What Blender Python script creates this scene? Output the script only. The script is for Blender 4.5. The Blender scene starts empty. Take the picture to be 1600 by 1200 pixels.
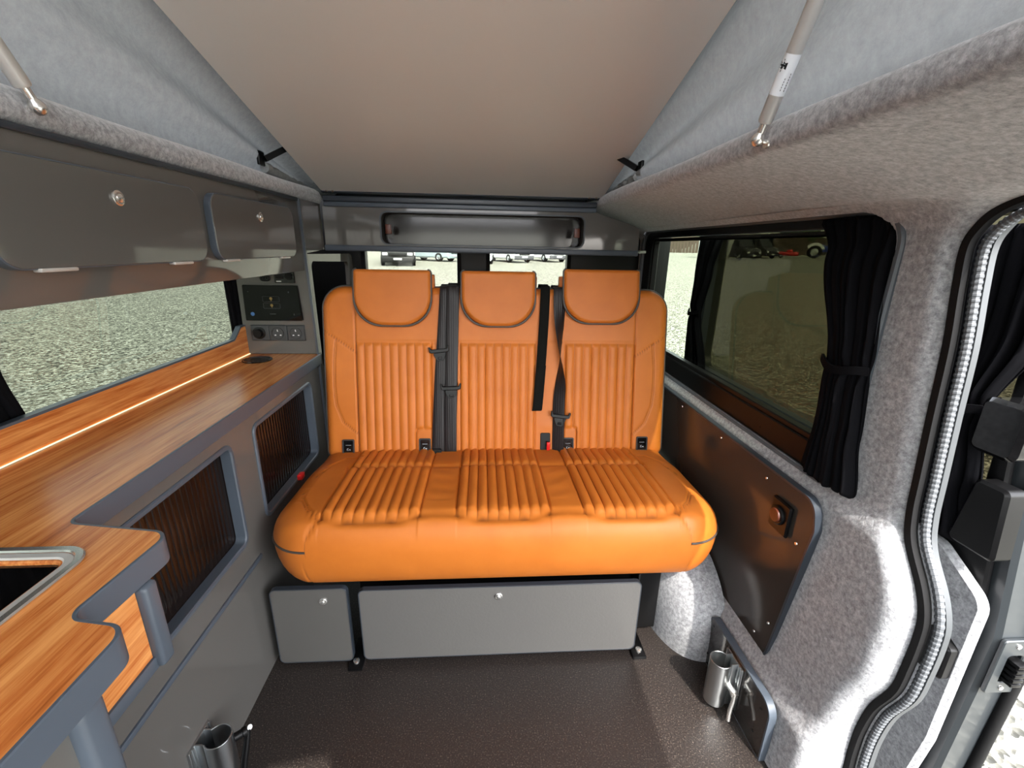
import bpy, bmesh, math, random
import numpy as np
from mathutils import Vector, Matrix
from mathutils.geometry import tessellate_polygon
PI = math.pi
random.seed(7)
SC = bpy.context.scene
COL = SC.collection

# ---------------------------------------------------------------- camera
def rad(d): return math.radians(d)
yaw, pitch, roll = rad(3.88), rad(17.2), rad(1.13)
fw = Vector((math.sin(yaw)*math.cos(pitch), math.cos(yaw)*math.cos(pitch), -math.sin(pitch)))
rt = Vector((math.cos(yaw), -math.sin(yaw), 0)); up = rt.cross(fw)
r2 = rt*math.cos(roll) + up*math.sin(roll); u2 = up*math.cos(roll) - rt*math.sin(roll)
cam = bpy.data.objects.new('camera', bpy.data.cameras.new('camera'))
COL.objects.link(cam)
m4 = Matrix((r2, u2, -fw)).transposed().to_4x4(); m4.translation = Vector((0, 0, 1.3))
cam.matrix_world = m4
cam.data.sensor_width = 36; cam.data.sensor_fit = 'HORIZONTAL'; cam.data.lens = 36*690/1600
cam.data.clip_start = .01; cam.data.clip_end = 2000
SC.camera = cam

# ---------------------------------------------------------------- light
SC.view_settings.view_transform = 'Standard'; SC.view_settings.look = 'None'
SC.view_settings.gamma = 1; SC.view_settings.use_curve_mapping = False
SC.view_settings.exposure = 1.26
w = bpy.data.worlds.new('sky'); SC.world = w; w.use_nodes = True
nt = w.node_tree; bg = nt.nodes['Background']
sky = nt.nodes.new('ShaderNodeTexSky'); sky.sky_type = 'NISHITA'; sky.sun_disc = False
SUN = Vector((-.25, .8, -1)).normalized()
sky.sun_elevation = math.asin(-SUN.z); sky.sun_rotation = math.atan2(-SUN.x, -SUN.y)
sky.dust_density = 2.5
mixw = nt.nodes.new('ShaderNodeMix'); mixw.data_type = 'RGBA'; mixw.inputs['Factor'].default_value = .55
hsv = nt.nodes.new('ShaderNodeHueSaturation'); hsv.inputs['Saturation'].default_value = .25
nt.links.new(sky.outputs[0], hsv.inputs['Color']); nt.links.new(hsv.outputs[0], bg.inputs['Color'])
nt.nodes.remove(mixw)
bg.inputs['Strength'].default_value = .72
sl = bpy.data.lights.new('sun', 'SUN'); sl.energy = 3.3; sl.angle = rad(.6); sl.color = (1, .95, .87)
so = bpy.data.objects.new('sun', sl); COL.objects.link(so)
so.rotation_euler = SUN.to_track_quat('-Z', 'Y').to_euler(); so.location = (3, -6, 8)
SC.cycles.max_bounces = 14; SC.cycles.diffuse_bounces = 8; SC.cycles.glossy_bounces = 5
SC.cycles.transparent_max_bounces = 16; SC.cycles.sample_clamp_indirect = 6

# ---------------------------------------------------------------- materials
def srgb(r, g, b):
    f = lambda c: (c/255/12.92) if c/255 <= .04045 else ((c/255+.055)/1.055)**2.4
    return (f(r), f(g), f(b), 1)
def mat(name, col, rough=.5, metal=0, spec=.5, coat=0):
    m = bpy.data.materials.new(name); m.use_nodes = True
    b = m.node_tree.nodes['Principled BSDF']
    b.inputs['Base Color'].default_value = col; b.inputs['Roughness'].default_value = rough
    b.inputs['Metallic'].default_value = metal; b.inputs['Specular IOR Level'].default_value = spec
    b.inputs['Coat Weight'].default_value = coat
    return m
def nodes(m): return m.node_tree.nodes, m.node_tree.links, m.node_tree.nodes['Principled BSDF']
def coords(m, scale=(1, 1, 1), kind='Object'):
    n, l, b = nodes(m)
    tc = n.new('ShaderNodeTexCoord'); mp = n.new('ShaderNodeMapping'); mp.inputs['Scale'].default_value = scale
    l.new(tc.outputs[kind], mp.inputs['Vector']); return mp.outputs[0]
def noise(m, vec, scale, detail=4, rough=.55):
    n, l, b = nodes(m); t = n.new('ShaderNodeTexNoise'); l.new(vec, t.inputs['Vector'])
    t.inputs['Scale'].default_value = scale; t.inputs['Detail'].default_value = detail; t.inputs['Roughness'].default_value = rough
    return t.outputs['Fac']
def ramp(m, fac, stops, to=None):
    n, l, b = nodes(m); r = n.new('ShaderNodeValToRGB'); l.new(fac, r.inputs[0])
    e = r.color_ramp.elements
    while len(e) < len(stops): e.new(.5)
    for i, (p, c) in enumerate(stops): e[i].position = p; e[i].color = c
    if to: l.new(r.outputs[0], b.inputs[to])
    return r.outputs[0]
def bump(m, fac, strength=.3, dist=.002):
    n, l, b = nodes(m); k = n.new('ShaderNodeBump'); k.inputs['Strength'].default_value = strength
    k.inputs['Distance'].default_value = dist; l.new(fac, k.inputs['Height']); l.new(k.outputs[0], b.inputs['Normal'])
def g(v): return (v, v, v, 1)

LEATHER = mat('leather', srgb(192, 108, 40), .47, spec=.35)
v = coords(LEATHER); f = noise(LEATHER, v, 9, 3)
ramp(LEATHER, f, [(.3, srgb(190, 105, 35)), (.7, srgb(201, 114, 42))], 'Base Color')
bump(LEATHER, noise(LEATHER, v, 420, 3), .25, .0008)
n, l, b = nodes(LEATHER)      # brown stitching plus shade painted into the seam grooves and creases
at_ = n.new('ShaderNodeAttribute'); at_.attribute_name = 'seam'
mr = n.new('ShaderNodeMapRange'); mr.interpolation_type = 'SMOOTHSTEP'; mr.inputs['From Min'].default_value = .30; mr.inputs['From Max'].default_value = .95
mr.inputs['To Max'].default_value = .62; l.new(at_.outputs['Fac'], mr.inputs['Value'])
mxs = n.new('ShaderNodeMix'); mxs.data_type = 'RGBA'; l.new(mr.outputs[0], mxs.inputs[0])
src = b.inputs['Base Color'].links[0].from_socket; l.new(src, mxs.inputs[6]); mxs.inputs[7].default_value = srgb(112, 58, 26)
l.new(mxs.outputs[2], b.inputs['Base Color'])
PIPING = mat('piping', srgb(72, 66, 62), .5)
FELT = mat('felt', srgb(150, 151, 154), .95, spec=.15)
v = coords(FELT); f = noise(FELT, v, 95, 5, .75)
ramp(FELT, f, [(.3, srgb(112, 113, 116)), (.5, srgb(156, 157, 160)), (.72, srgb(196, 197, 201))], 'Base Color')
FELT.node_tree.nodes['Principled BSDF'].inputs['Sheen Weight'].default_value = .6
FELT.node_tree.nodes['Principled BSDF'].inputs['Sheen Roughness'].default_value = .4
bump(FELT, noise(FELT, v, 170, 4, .7), .55, .003)
CANVAS = mat('canvas', srgb(150, 153, 153), .9, spec=.1)
v = coords(CANVAS); f = noise(CANVAS, v, 45, 6, .8)
ramp(CANVAS, f, [(.3, srgb(140, 142, 142)), (.7, srgb(168, 170, 170))], 'Base Color')
bump(CANVAS, noise(CANVAS, coords(CANVAS, (1, .35, .6)), 7, 3), .5, .02)
n, l, b = nodes(CANVAS); tr = n.new('ShaderNodeBsdfTranslucent'); tr.inputs[0].default_value = srgb(150, 154, 156)
mx = n.new('ShaderNodeMixShader'); mx.inputs[0].default_value = .15
l.new(b.outputs[0], mx.inputs[1]); l.new(tr.outputs[0], mx.inputs[2]); l.new(mx.outputs[0], n['Material Output'].inputs[0])
LAM = mat('grey_laminate', srgb(92, 90, 87), .06, spec=.5)
LAMT = mat('textured_laminate', srgb(98, 96, 93), .32)
v = coords(LAMT); bump(LAMT, noise(LAMT, v, 130, 2), .35, .001)
CANVF = CANVAS.copy(); CANVF.name = 'light_fill_canvas'; CANVF.node_tree.nodes['Mix Shader'].inputs[0].default_value = .75  # for the unseen front canvas: paler and more translucent to let daylight in
CANVF.node_tree.nodes['Translucent BSDF'].inputs[0].default_value = srgb(225, 226, 228)
TRIM = mat('blue_grey_edging', srgb(74, 82, 92), .38)
TRIMD = mat('dark_edging', srgb(48, 54, 62), .35)
WOOD = mat('wood', srgb(180, 105, 50), .27, spec=.5)
v = coords(WOOD, (42, 2.2, 42)); f1 = noise(WOOD, v, 1.6, 6, .65)
v2 = coords(WOOD, (160, 6, 160)); f2 = noise(WOOD, v2, 1.5, 3, .6)
n, l, b = nodes(WOOD)
md = n.new('ShaderNodeMath'); md.operation = 'MULTIPLY_ADD'; md.inputs[1].default_value = .35
l.new(f2, md.inputs[0]); l.new(f1, md.inputs[2])
ramp(WOOD, md.outputs[0], [(.42, srgb(132, 68, 28)), (.58, srgb(184, 106, 50)), (.82, srgb(218, 148, 84))], 'Base Color')
bump(WOOD, f2, .12, .0006)
VINYL = mat('vinyl_floor', srgb(52, 45, 42), .38, spec=.5)
v = coords(VINYL); f = noise(VINYL, v, 260, 2, .6)
ramp(VINYL, f, [(.35, srgb(27, 24, 23)), (.60, srgb(52, 46, 43)), (.72, srgb(108, 98, 90))], 'Base Color')
bump(VINYL, f, .5, .0012)
BOARD = mat('roof_board', srgb(214, 212, 206), .34, spec=.5)
bump(BOARD, noise(BOARD, coords(BOARD), 350, 2), .12, .0005)
FABRIC = mat('black_curtain_fabric', srgb(13, 13, 16), .95, spec=.08)
bump(FABRIC, noise(FABRIC, coords(FABRIC), 600, 2), .3, .0006)
WEB = mat('belt_webbing', srgb(34, 30, 31), .40, spec=.28)
n, l, b = nodes(WEB); wv = n.new('ShaderNodeTexWave'); wv.inputs['Scale'].default_value = 38; wv.bands_direction = 'X'
l.new(coords(WEB), wv.inputs['Vector']); bump(WEB, wv.outputs['Fac'], .35, .001)
BLACK = mat('black_plastic', srgb(12, 12, 13), .34, spec=.25)
GLOSSB = mat('gloss_black', srgb(14, 14, 15), .09)
DKFAB = mat('black_strap', srgb(15, 15, 13), .85, spec=.15)
RED = mat('red_plastic', srgb(205, 30, 28), .35)
CHROME = mat('chrome', srgb(228, 226, 222), .26, .9)
ALU = mat('aluminium', srgb(196, 200, 202), .3, 1)
n, l, b = nodes(ALU); bump(ALU, noise(ALU, coords(ALU, (200, 200, 4)), 1.5, 2), .1, .0004)
STEEL = mat('brushed_steel', srgb(196, 194, 190), .34, .3)
WHITEP = mat('white_print', srgb(225, 228, 232), .45)
BROWNP = mat('brown_plastic', srgb(92, 44, 28), .35)
SIDEP = mat('gloss_brown_panel', srgb(60, 55, 51), .13, spec=.32)
NICHE = mat('gloss_dark_niche', srgb(44, 41, 39), .10)
RUBBER = mat('rubber_seal', srgb(18, 18, 19), .75, spec=.2)
SEALG = mat('ribbed_seal_grey', srgb(88, 91, 95), .5)
n, l, b = nodes(SEALG)
METALP = mat('van_paint_grey', srgb(44, 48, 51), .35, coat=.2)
TAMB = mat('tambour_dark', srgb(22, 16, 14), .12, spec=.4)
LED = mat('led_strip', srgb(255, 240, 210), .5)
LED.node_tree.nodes['Principled BSDF'].inputs['Emission Color'].default_value = srgb(255, 214, 150)
LED.node_tree.nodes['Principled BSDF'].inputs['Emission Strength'].default_value = 1.0
SCREEN = mat('screen_glass', srgb(7, 8, 9), .06, spec=.3)
def emis(name, col, s):
    m = mat(name, col, .5); b = m.node_tree.nodes['Principled BSDF']
    b.inputs['Emission Color'].default_value = col; b.inputs['Emission Strength'].default_value = s; return m
ICONY = emis('icon_yellow', srgb(120, 100, 50), .03); ICONB = emis('icon_blue', srgb(50, 90, 140), .05)
ICONW = emis('icon_line', srgb(52, 56, 60), .005)
LIDGL = mat('black_glass_lid', srgb(10, 10, 11), .05)
def glass(name, tint, refl=1.0):
    m = bpy.data.materials.new(name); m.use_nodes = True; n = m.node_tree.nodes; l = m.node_tree.links
    n.remove(n['Principled BSDF'])
    t = n.new('ShaderNodeBsdfTransparent'); t.inputs[0].default_value = tint
    gl = n.new('ShaderNodeBsdfGlossy'); gl.inputs['Roughness'].default_value = .01
    fr = n.new('ShaderNodeFresnel'); fr.inputs[0].default_value = 1.5
    ge = n.new('ShaderNodeNewGeometry'); iv = n.new('ShaderNodeMath'); iv.operation = 'SUBTRACT'; iv.inputs[0].default_value = refl
    l.new(ge.outputs['Backfacing'], iv.inputs[1]); iv.use_clamp = True
    mm = n.new('ShaderNodeMath'); mm.operation = 'MULTIPLY'; l.new(iv.outputs[0], mm.inputs[1])
    mx = n.new('ShaderNodeMixShader'); l.new(fr.outputs[0], mm.inputs[0]); l.new(mm.outputs[0], mx.inputs[0])
    l.new(t.outputs[0], mx.inputs[1]); l.new(gl.outputs[0], mx.inputs[2]); l.new(mx.outputs[0], n['Material Output'].inputs[0])
    return m
GL_LEFT = glass('tinted_glass_left', (.38, .405, .37, 1), .5); GL_REAR = glass('tinted_glass_rear', (.62, .64, .60, 1))
GL_SIDE = glass('side_glass', (.62, .66, .60, 1), .35); GL_DOOR = glass('privacy_glass', (.22, .21, .165, 1), .3); GL_CLR = glass('clear_glass', (.85, .87, .86, 1))
GRAVEL = mat('gravel', srgb(150, 146, 130), .95, spec=.1)
v = coords(GRAVEL)
n, l, b = nodes(GRAVEL)
vo = n.new('ShaderNodeTexVoronoi'); vo.inputs['Scale'].default_value = 34; l.new(v, vo.inputs['Vector'])
cr = n.new('ShaderNodeSeparateColor'); l.new(vo.outputs['Color'], cr.inputs[0])
cA = ramp(GRAVEL, cr.outputs[0], [(.0, srgb(70, 70, 66)), (.5, srgb(140, 138, 128)), (1, srgb(215, 213, 200))])
f = noise(GRAVEL, v, 5, 6, .8)
cB = ramp(GRAVEL, f, [(.38, g(.68)), (.62, g(1))])
mm = n.new('ShaderNodeMix'); mm.data_type = 'RGBA'; mm.blend_type = 'MULTIPLY'; mm.inputs[0].default_value = 1
l.new(cA, mm.inputs[6]); l.new(cB, mm.inputs[7]); l.new(mm.outputs[2], b.inputs['Base Color'])
bump(GRAVEL, vo.outputs['Distance'], .8, .03)

# ---------------------------------------------------------------- helpers
def link(name, me, m=None, parent=None, smooth=True, ang=35):
    o = bpy.data.objects.new(name, me); COL.objects.link(o)
    if m is not None:
        for q in (m if isinstance(m, (list, tuple)) else [m]): me.materials.append(q)
    if parent is not None: o.parent = parent
    if smooth and len(me.polygons):
        me.polygons.foreach_set('use_smooth', [True]*len(me.polygons)); me.set_sharp_from_angle(angle=rad(ang))
    return o
def from_data(name, vs, fs, m=None, parent=None, smooth=True, ang=35):
    me = bpy.data.meshes.new(name); me.from_pydata([tuple(map(float, v)) for v in vs], [], [tuple(map(int, f)) for f in fs]); me.update()
    bm = bmesh.new(); bm.from_mesh(me); bmesh.ops.recalc_face_normals(bm, faces=bm.faces); bm.to_mesh(me); bm.free()
    return link(name, me, m, parent, smooth, ang)
def from_bm(name, bm, m=None, parent=None, smooth=True, ang=35):
    me = bpy.data.meshes.new(name); bm.to_mesh(me); bm.free(); return link(name, me, m, parent, smooth, ang)
def tag(o, label=None, cat=None, group=None, kind=None):
    if label: o['label'] = label
    if cat: o['category'] = cat
    if group: o['group'] = group
    if kind: o['kind'] = kind
    return o
def struct(o): o['kind'] = 'structure'; return o
def empty(name, label=None, cat=None, loc=(0, 0, 0), group=None):
    # parts are given in world coordinates, so the empty sits at its base and its children are offset back
    o = bpy.data.objects.new(name, None); COL.objects.link(o); o.empty_display_size = .05
    o['_base'] = list(map(float, loc)); tag(o, label, cat, group); return o
def settle():
    for o in list(bpy.data.objects):
        if o.type == 'EMPTY' and '_base' in o.keys():
            b = Vector(o['_base'])
            for c in o.children: c.location = c.location - b
            o.location = o.location + b
            del o['_base']
def add_box(bm, x, y, z, bev=0, seg=2):
    t = bmesh.new(); bmesh.ops.create_cube(t, size=1)
    for v_ in t.verts:
        v_.co = Vector(((x[0]+x[1])/2+v_.co.x*(x[1]-x[0]), (y[0]+y[1])/2+v_.co.y*(y[1]-y[0]), (z[0]+z[1])/2+v_.co.z*(z[1]-z[0])))
    if bev: bmesh.ops.bevel(t, geom=t.edges[:], offset=bev, segments=seg, affect='EDGES', profile=.5)
    merge(bm, t)
def merge(bm, t, M=None):
    me = bpy.data.meshes.new('tmp'); t.to_mesh(me); t.free()
    if M is not None: me.transform(M)
    bm.from_mesh(me); bpy.data.meshes.remove(me)
def box(name, x, y, z, m, parent=None, bev=.003, seg=2):
    bm = bmesh.new(); add_box(bm, x, y, z, bev, seg); return from_bm(name, bm, m, parent)
def rpoly(pts, rs, seg=8):
    """2D polygon with rounded corners"""
    out = []; n_ = len(pts)
    if not isinstance(rs, (list, tuple)): rs = [rs]*n_
    for i in range(n_):
        p = Vector(pts[i]); a = Vector(pts[i-1]); c = Vector(pts[(i+1) % n_]); r = rs[i]
        if r <= 0: out.append(tuple(p)); continue
        u = (a-p); w_ = (c-p); lu, lw = u.length, w_.length; u.normalize(); w_.normalize()
        th = u.angle(w_); d = min(r/math.tan(th/2), lu*.49, lw*.49); r = d*math.tan(th/2)
        bis = (u+w_).normalized(); ce = p + bis*(r/math.sin(th/2))
        s = p+u*d-ce; e = p+w_*d-ce
        a0 = math.atan2(s.y, s.x); a1 = math.atan2(e.y, e.x); da = (a1-a0+PI) % (2*PI)-PI
        for k in range(seg+1):
            t = a0+da*k/seg; out.append((ce.x+r*math.cos(t), ce.y+r*math.sin(t)))
    return out
def rrect(x0, x1, y0, y1, r, seg=8): return rpoly([(x0, y0), (x1, y0), (x1, y1), (x0, y1)], r, seg)
def area2(p): return sum(p[i-1][0]*p[i][1]-p[i][0]*p[i-1][1] for i in range(len(p)))/2
def offs(p, d):
    """inset (d>0) of a CCW polygon"""
    if d == 0: return list(p)
    n_ = len(p); out = []
    for i in range(n_):
        a, b_, c = Vector(p[i-1]), Vector(p[i]), Vector(p[(i+1) % n_])
        e1 = (b_-a); e2 = (c-b_)
        if e1.length < 1e-9: e1 = e2
        if e2.length < 1e-9: e2 = e1
        e1.normalize(); e2.normalize(); n1 = Vector((-e1.y, e1.x)); n2 = Vector((-e2.y, e2.x)); s = n1+n2
        s = s.normalized() if s.length > 1e-6 else n1
        k = min(1/max(s.dot(n1), .3), 2.5); q = b_+s*d*k; out.append((q.x, q.y))
    return out
AX = {'x': lambda a, b_, h: (h, a, b_), 'y': lambda a, b_, h: (a, h, b_), 'z': lambda a, b_, h: (a, b_, h)}
def prism_bm(outer, axis, h0, h1, holes=(), ch=.0015):
    """extruded plate; outer/holes 2D in the plane's other two axes; chamfered rims"""
    bm = bmesh.new(); f = AX[axis] if isinstance(axis, str) else axis
    loops = []
    o_ = outer if area2(outer) > 0 else outer[::-1]; loops.append((o_, 1))
    for h in holes: loops.append((h if area2(h) > 0 else h[::-1], -1))
    lo, hi = min(h0, h1), max(h0, h1); ch = min(ch, (hi-lo)*.45)
    caps = {0: [], 1: []}
    for p, sg in loops:
        rings = []
        lv = [(lo, ch), (lo+ch, 0), (hi-ch, 0), (hi, ch)] if ch > 0 else [(lo, 0), (hi, 0)]
        for h, c in lv: rings.append([bm.verts.new(f(a, b_, h)) for a, b_ in offs(p, c*sg)])
        for r0, r1 in zip(rings, rings[1:]):
            for i in range(len(p)): bm.faces.new((r0[i-1], r0[i], r1[i], r1[i-1]))
        caps[0].append(rings[0]); caps[1].append(rings[-1])
    for k in (0, 1):
        flat = [v_ for r in caps[k] for v_ in r]
        polys = []
        for (p, sg), r in zip(loops, caps[k]): polys.append([Vector((a, b_, 0)) for a, b_ in offs(p, ch*sg)])
        for t in tessellate_polygon(polys):
            try: bm.faces.new([flat[i] for i in t])
            except ValueError: pass
    bmesh.ops.recalc_face_normals(bm, faces=bm.faces)
    return bm
def prism(name, outer, axis, h0, h1, m, parent=None, holes=(), ch=.0015):
    return from_bm(name, prism_bm(outer, axis, h0, h1, holes, ch), m, parent, ang=30)
def band(name, outline, axis, h0, h1, m, parent, wid=.004, proud=.0012):
    """edging strip around a plate's rim"""
    p = outline if area2(outline) > 0 else outline[::-1]
    return prism(name, offs(p, -proud), axis, h0, h1, m, parent, holes=[offs(p, wid)], ch=.0006)
def sweep(name, path, prof, m, parent=None, closed=False, upv=None, bm=None, caps=True):
    """prof: radius or list of 2D points (side, up)"""
    own = bm is None
    if own: bm = bmesh.new()
    if isinstance(prof, (int, float)): prof = [(prof*math.cos(2*PI*k/10), prof*math.sin(2*PI*k/10)) for k in range(10)]
    P = [Vector(p) for p in path]; n_ = len(P); rings = []
    upv = Vector(upv) if upv is not None else None; prev = None
    for i in range(n_):
        a = P[i-1] if (i > 0 or closed) else P[i]; c = P[(i+1) % n_] if (i < n_-1 or closed) else P[i]
        t = (c-a).normalized()
        if upv is not None: s = t.cross(upv)
        elif prev is None: s = t.cross(Vector((0, 0, 1)) if abs(t.z) < .9 else Vector((1, 0, 0)))
        else: s = prev-t*prev.dot(t)
        s.normalize(); prev = s; u = s.cross(t)
        rings.append([bm.verts.new(P[i]+s*x+u*y) for x, y in prof])
    k = len(prof)
    for i in range(n_ if closed else n_-1):
        r0, r1 = rings[i], rings[(i+1) % n_]
        for j in range(k): bm.faces.new((r0[j-1], r0[j], r1[j], r1[j-1]))
    if not closed and caps: bm.faces.new(rings[0]); bm.faces.new(rings[-1])
    bmesh.ops.recalc_face_normals(bm, faces=bm.faces)
    return from_bm(name, bm, m, parent, ang=40) if own else None
def lathe_bm(prof, n_=32, M=None, closed=False):
    """prof: (r, h) list; axis z"""
    bm = bmesh.new(); rings = []
    for r, h in prof:
        rings.append([bm.verts.new((r*math.cos(2*PI*k/n_), r*math.sin(2*PI*k/n_), h)) for k in range(n_)] if r > 1e-6 else [bm.verts.new((0, 0, h))])
    pr = list(zip(rings, rings[1:]))
    if closed: pr.append((rings[-1], rings[0]))
    for a, b_ in pr:
        for k in range(n_):
            if len(a) == 1 and len(b_) == 1: continue
            if len(a) == 1: bm.faces.new((a[0], b_[k-1], b_[k]))
            elif len(b_) == 1: bm.faces.new((a[k-1], a[k], b_[0]))
            else: bm.faces.new((a[k-1], a[k], b_[k], b_[k-1]))
    if M is not None: bm.transform(M)
    bmesh.ops.recalc_face_normals(bm, faces=bm.faces); return bm
def facing(loc, d):
    """matrix that puts local +z along d at loc"""
    return Matrix.Translation(loc) @ Vector(d).to_track_quat('Z', 'Y').to_matrix().to_4x4()
def lathe(name, prof, loc, d, m, parent=None, n_=32, closed=False):
    return from_bm(name, lathe_bm(prof, n_, facing(loc, d), closed), m, parent, ang=40)
def catmull(P, k=8, closed=False):
    P = [Vector(p) for p in P]; out = []; n_ = len(P)
    rng = range(n_ if closed else n_-1)
    for i in rng:
        if closed: a, b_, c, d = P[i-1], P[i], P[(i+1) % n_], P[(i+2) % n_]
        else: a, b_, c, d = P[max(i-1, 0)], P[i], P[i+1], P[min(i+2, n_-1)]
        for j in range(k):
            t = j/k; out.append(.5*((2*b_)+(c-a)*t+(2*a-5*b_+4*c-d)*t*t+(3*b_-a-3*c+d)*t**3))
    if not closed: out.append(P[-1])
    return out
def grid_obj(name, G, m, parent=None, solid=0, ang=50, keep=None):
    """G: rows x cols array of points"""
    R_, C_ = len(G), len(G[0]); vs = [p for r in G for p in r]
    fs = [(i*C_+j, i*C_+j+1, (i+1)*C_+j+1, (i+1)*C_+j) for i in range(R_-1) for j in range(C_-1) if keep is None or keep(i, j)]
    o = from_data(name, vs, fs, m, parent, ang=ang)
    if solid:
        s = o.modifiers.new('solid', 'SOLIDIFY'); s.thickness = solid; s.offset = 0
    return o

# ---------------------------------------------------------------- pillow (upholstery)
def polyd(X, T, pts):
    d = np.full(X.shape, 9.)
    for (ax, ay), (bx, by) in zip(pts, pts[1:]):
        vx, vy = bx-ax, by-ay; L = vx*vx+vy*vy+1e-12
        t = np.clip(((X-ax)*vx+(T-ay)*vy)/L, 0, 1); d = np.minimum(d, np.hypot(X-ax-t*vx, T-ay-t*vy))
    return d
SEAMD = []
def groove(d, w_=.003, dep=.0035, thread_shade=True):
    if thread_shade: SEAMD.append(np.abs(np.broadcast_to(d, np.shape(d))))
    return -dep*np.exp(-(d/w_)**2)
def axis_pts(a, b_, er, step, fine=10):
    e = er*(1-np.cos(np.linspace(0, PI/2, fine)))
    mid = np.linspace(a+er, b_-er, max(2, int((b_-a-2*er)/step)))
    return np.concatenate([a+e, mid[1:-1], (b_-e)[::-1]])
def sm(x): x = np.clip(x, 0, 1); return x*x*(3-2*x)
def pillow(name, xr, tr, R, er, H1, H0, pat, mapf, m, parent, step=(.004, .006), pat0=None):
    xs = axis_pts(xr[0], xr[1], er, step[0]); ts = axis_pts(tr[0], tr[1], er, step[1])
    X, T = np.meshgrid(xs, ts); X = X.copy(); T = T.copy()
    for (cx, cy, sx, sy, r) in ((xr[0], tr[0], 1, 1, R[0]), (xr[1], tr[0], -1, 1, R[1]), (xr[1], tr[1], -1, -1, R[2]), (xr[0], tr[1], 1, -1, R[3])):
        if r <= 0: continue
        a = r-(X-cx)*sx; b_ = r-(T-cy)*sy; M = (a > 0) & (b_ > 0)
        mx_ = np.maximum(a, b_); nn = np.hypot(a, b_)+1e-12; k = mx_/nn
        X = np.where(M, cx+sx*(r-a*k), X); T = np.where(M, cy+sy*(r-b_*k), T)
    def dist(X, T):
        d = np.minimum(np.minimum(X-xr[0], xr[1]-X), np.minimum(T-tr[0], tr[1]-T))
        for (cx, cy, sx, sy, r) in ((xr[0], tr[0], 1, 1, R[0]), (xr[1], tr[0], -1, 1, R[1]), (xr[1], tr[1], -1, -1, R[2]), (xr[0], tr[1], 1, -1, R[3])):
            if r <= 0: continue
            a = r-(X-cx)*sx; b_ = r-(T-cy)*sy; M = (a > 0) & (b_ > 0); d = np.where(M, np.minimum(d, r-np.hypot(a, b_)), d)
        return np.maximum(d, 0)
    D = dist(X, T); q = np.clip(1-D/er, 0, 1); E = np.sqrt(np.maximum(1-q*q, 0))
    SEAMD.clear(); P1 = pat(X, T) if pat else 0
    sd = np.minimum.reduce(SEAMD) if SEAMD else np.full(X.shape, 9.)
    N1 = H1*E + P1*np.clip(D/.01, 0, 1); N0 = -H0*E - (pat0(X, T)*np.clip(D/.01, 0, 1) if pat0 else 0)
    r_, c_ = X.shape; vs = []; idx1 = np.arange(r_*c_).reshape(r_, c_)
    for i in range(r_):
        for j in range(c_): vs.append(mapf(X[i, j], T[i, j], N1[i, j]))
    idx0 = np.zeros((r_, c_), int); k = r_*c_
    for i in range(r_):
        for j in range(c_):
            if i in (0, r_-1) or j in (0, c_-1): idx0[i, j] = idx1[i, j]
            else: idx0[i, j] = k; k += 1; vs.append(mapf(X[i, j], T[i, j], N0[i, j]))
    fs = []
    for i in range(r_-1):
        for j in range(c_-1):
            fs.append((idx1[i, j], idx1[i, j+1], idx1[i+1, j+1], idx1[i+1, j]))
            fs.append((idx0[i, j], idx0[i+1, j], idx0[i+1, j+1], idx0[i, j+1]))
    o = from_data(name, vs, fs, m, parent, ang=80)
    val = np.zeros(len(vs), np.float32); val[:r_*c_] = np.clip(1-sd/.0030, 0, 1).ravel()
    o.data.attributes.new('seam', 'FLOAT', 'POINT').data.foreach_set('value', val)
    return o

# ================================================================= the setting
# ground: rises gently away from the van
rs = [0, 4]+[4*1.22**k for k in range(1, 21)]; vs = [(0, 0, -.55)]; fs = []; NS = 64
for r in rs[1:]:
    for k in range(NS): vs.append((r*math.cos(2*PI*k/NS), r*math.sin(2*PI*k/NS), -.55+max(0, min(r, 90)-4)*.0195))
for k in range(NS): fs.append((0, 1+k, 1+(k+1) % NS))
for i in range(len(rs)-2):
    for k in range(NS): a = 1+i*NS; fs.append((a+k, a+NS+k, a+NS+(k+1) % NS, a+(k+1) % NS))
GRD = from_data('ground', vs, fs, GRAVEL, ang=80); struct(GRD)
def gz(x, y): return -.55+max(0, min(math.hypot(x, y), 90)-4)*.0195

# floor
prism('floor', [(-1.0, -2.2), (.80, -2.2), (.80, 2.5), (-1.0, 2.5)], 'z', -.03, 0, VINYL)['kind'] = 'structure'
prism('trim_1', [(.80, -.55), (.93, -.55), (.93, .75), (.80, .75)], 'z', -.10, -.06, BLACK)['kind'] = 'structure'   # door step

# right side wall -------------------------------------------------
seal_yz = [(.05, 1.404), (.45, 1.403), (.60, 1.402), (.66, 1.400), (.705, 1.391), (.738, 1.374), (.760, 1.350), (.772, 1.315), (.765, 1.245), (.75, 1.141), (.74, 1.019), (.728, .889), (.72, .807), (.704, .749), (.660, .679), (.640, .63), (.635, .584), (.636, .51), (.642, .436), (.668, .352), (.679, .27), (.680, .197), (.677, .139), (.675, .05), (.675, -.06)]
seal_yz = [(p.x, p.y) for p in catmull([(y, z, 0) for y, z in seal_yz], 5)]
prof = [(1.40, .775), (1.392, .795), (1.38, .812), (1.365, .825), (1.345, .832), (1.2, .835), (1.0, .838), (.82, .842), (.775, .838), (.755, .825), (.73, .812), (.60, .806), (.3, .800), (.24, .795), (.20, .78), (.175, .762), (.12, .758), (0, .750), (-.05, .750)]
def Xw(z):
    for (z0, x0), (z1, x1) in zip(prof, prof[1:]):
        if z1 <= z <= z0: return x0+(x1-x0)*(z0-z)/(z0-z1)
    return prof[0][1] if z > prof[0][0] else prof[-1][1]
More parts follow.
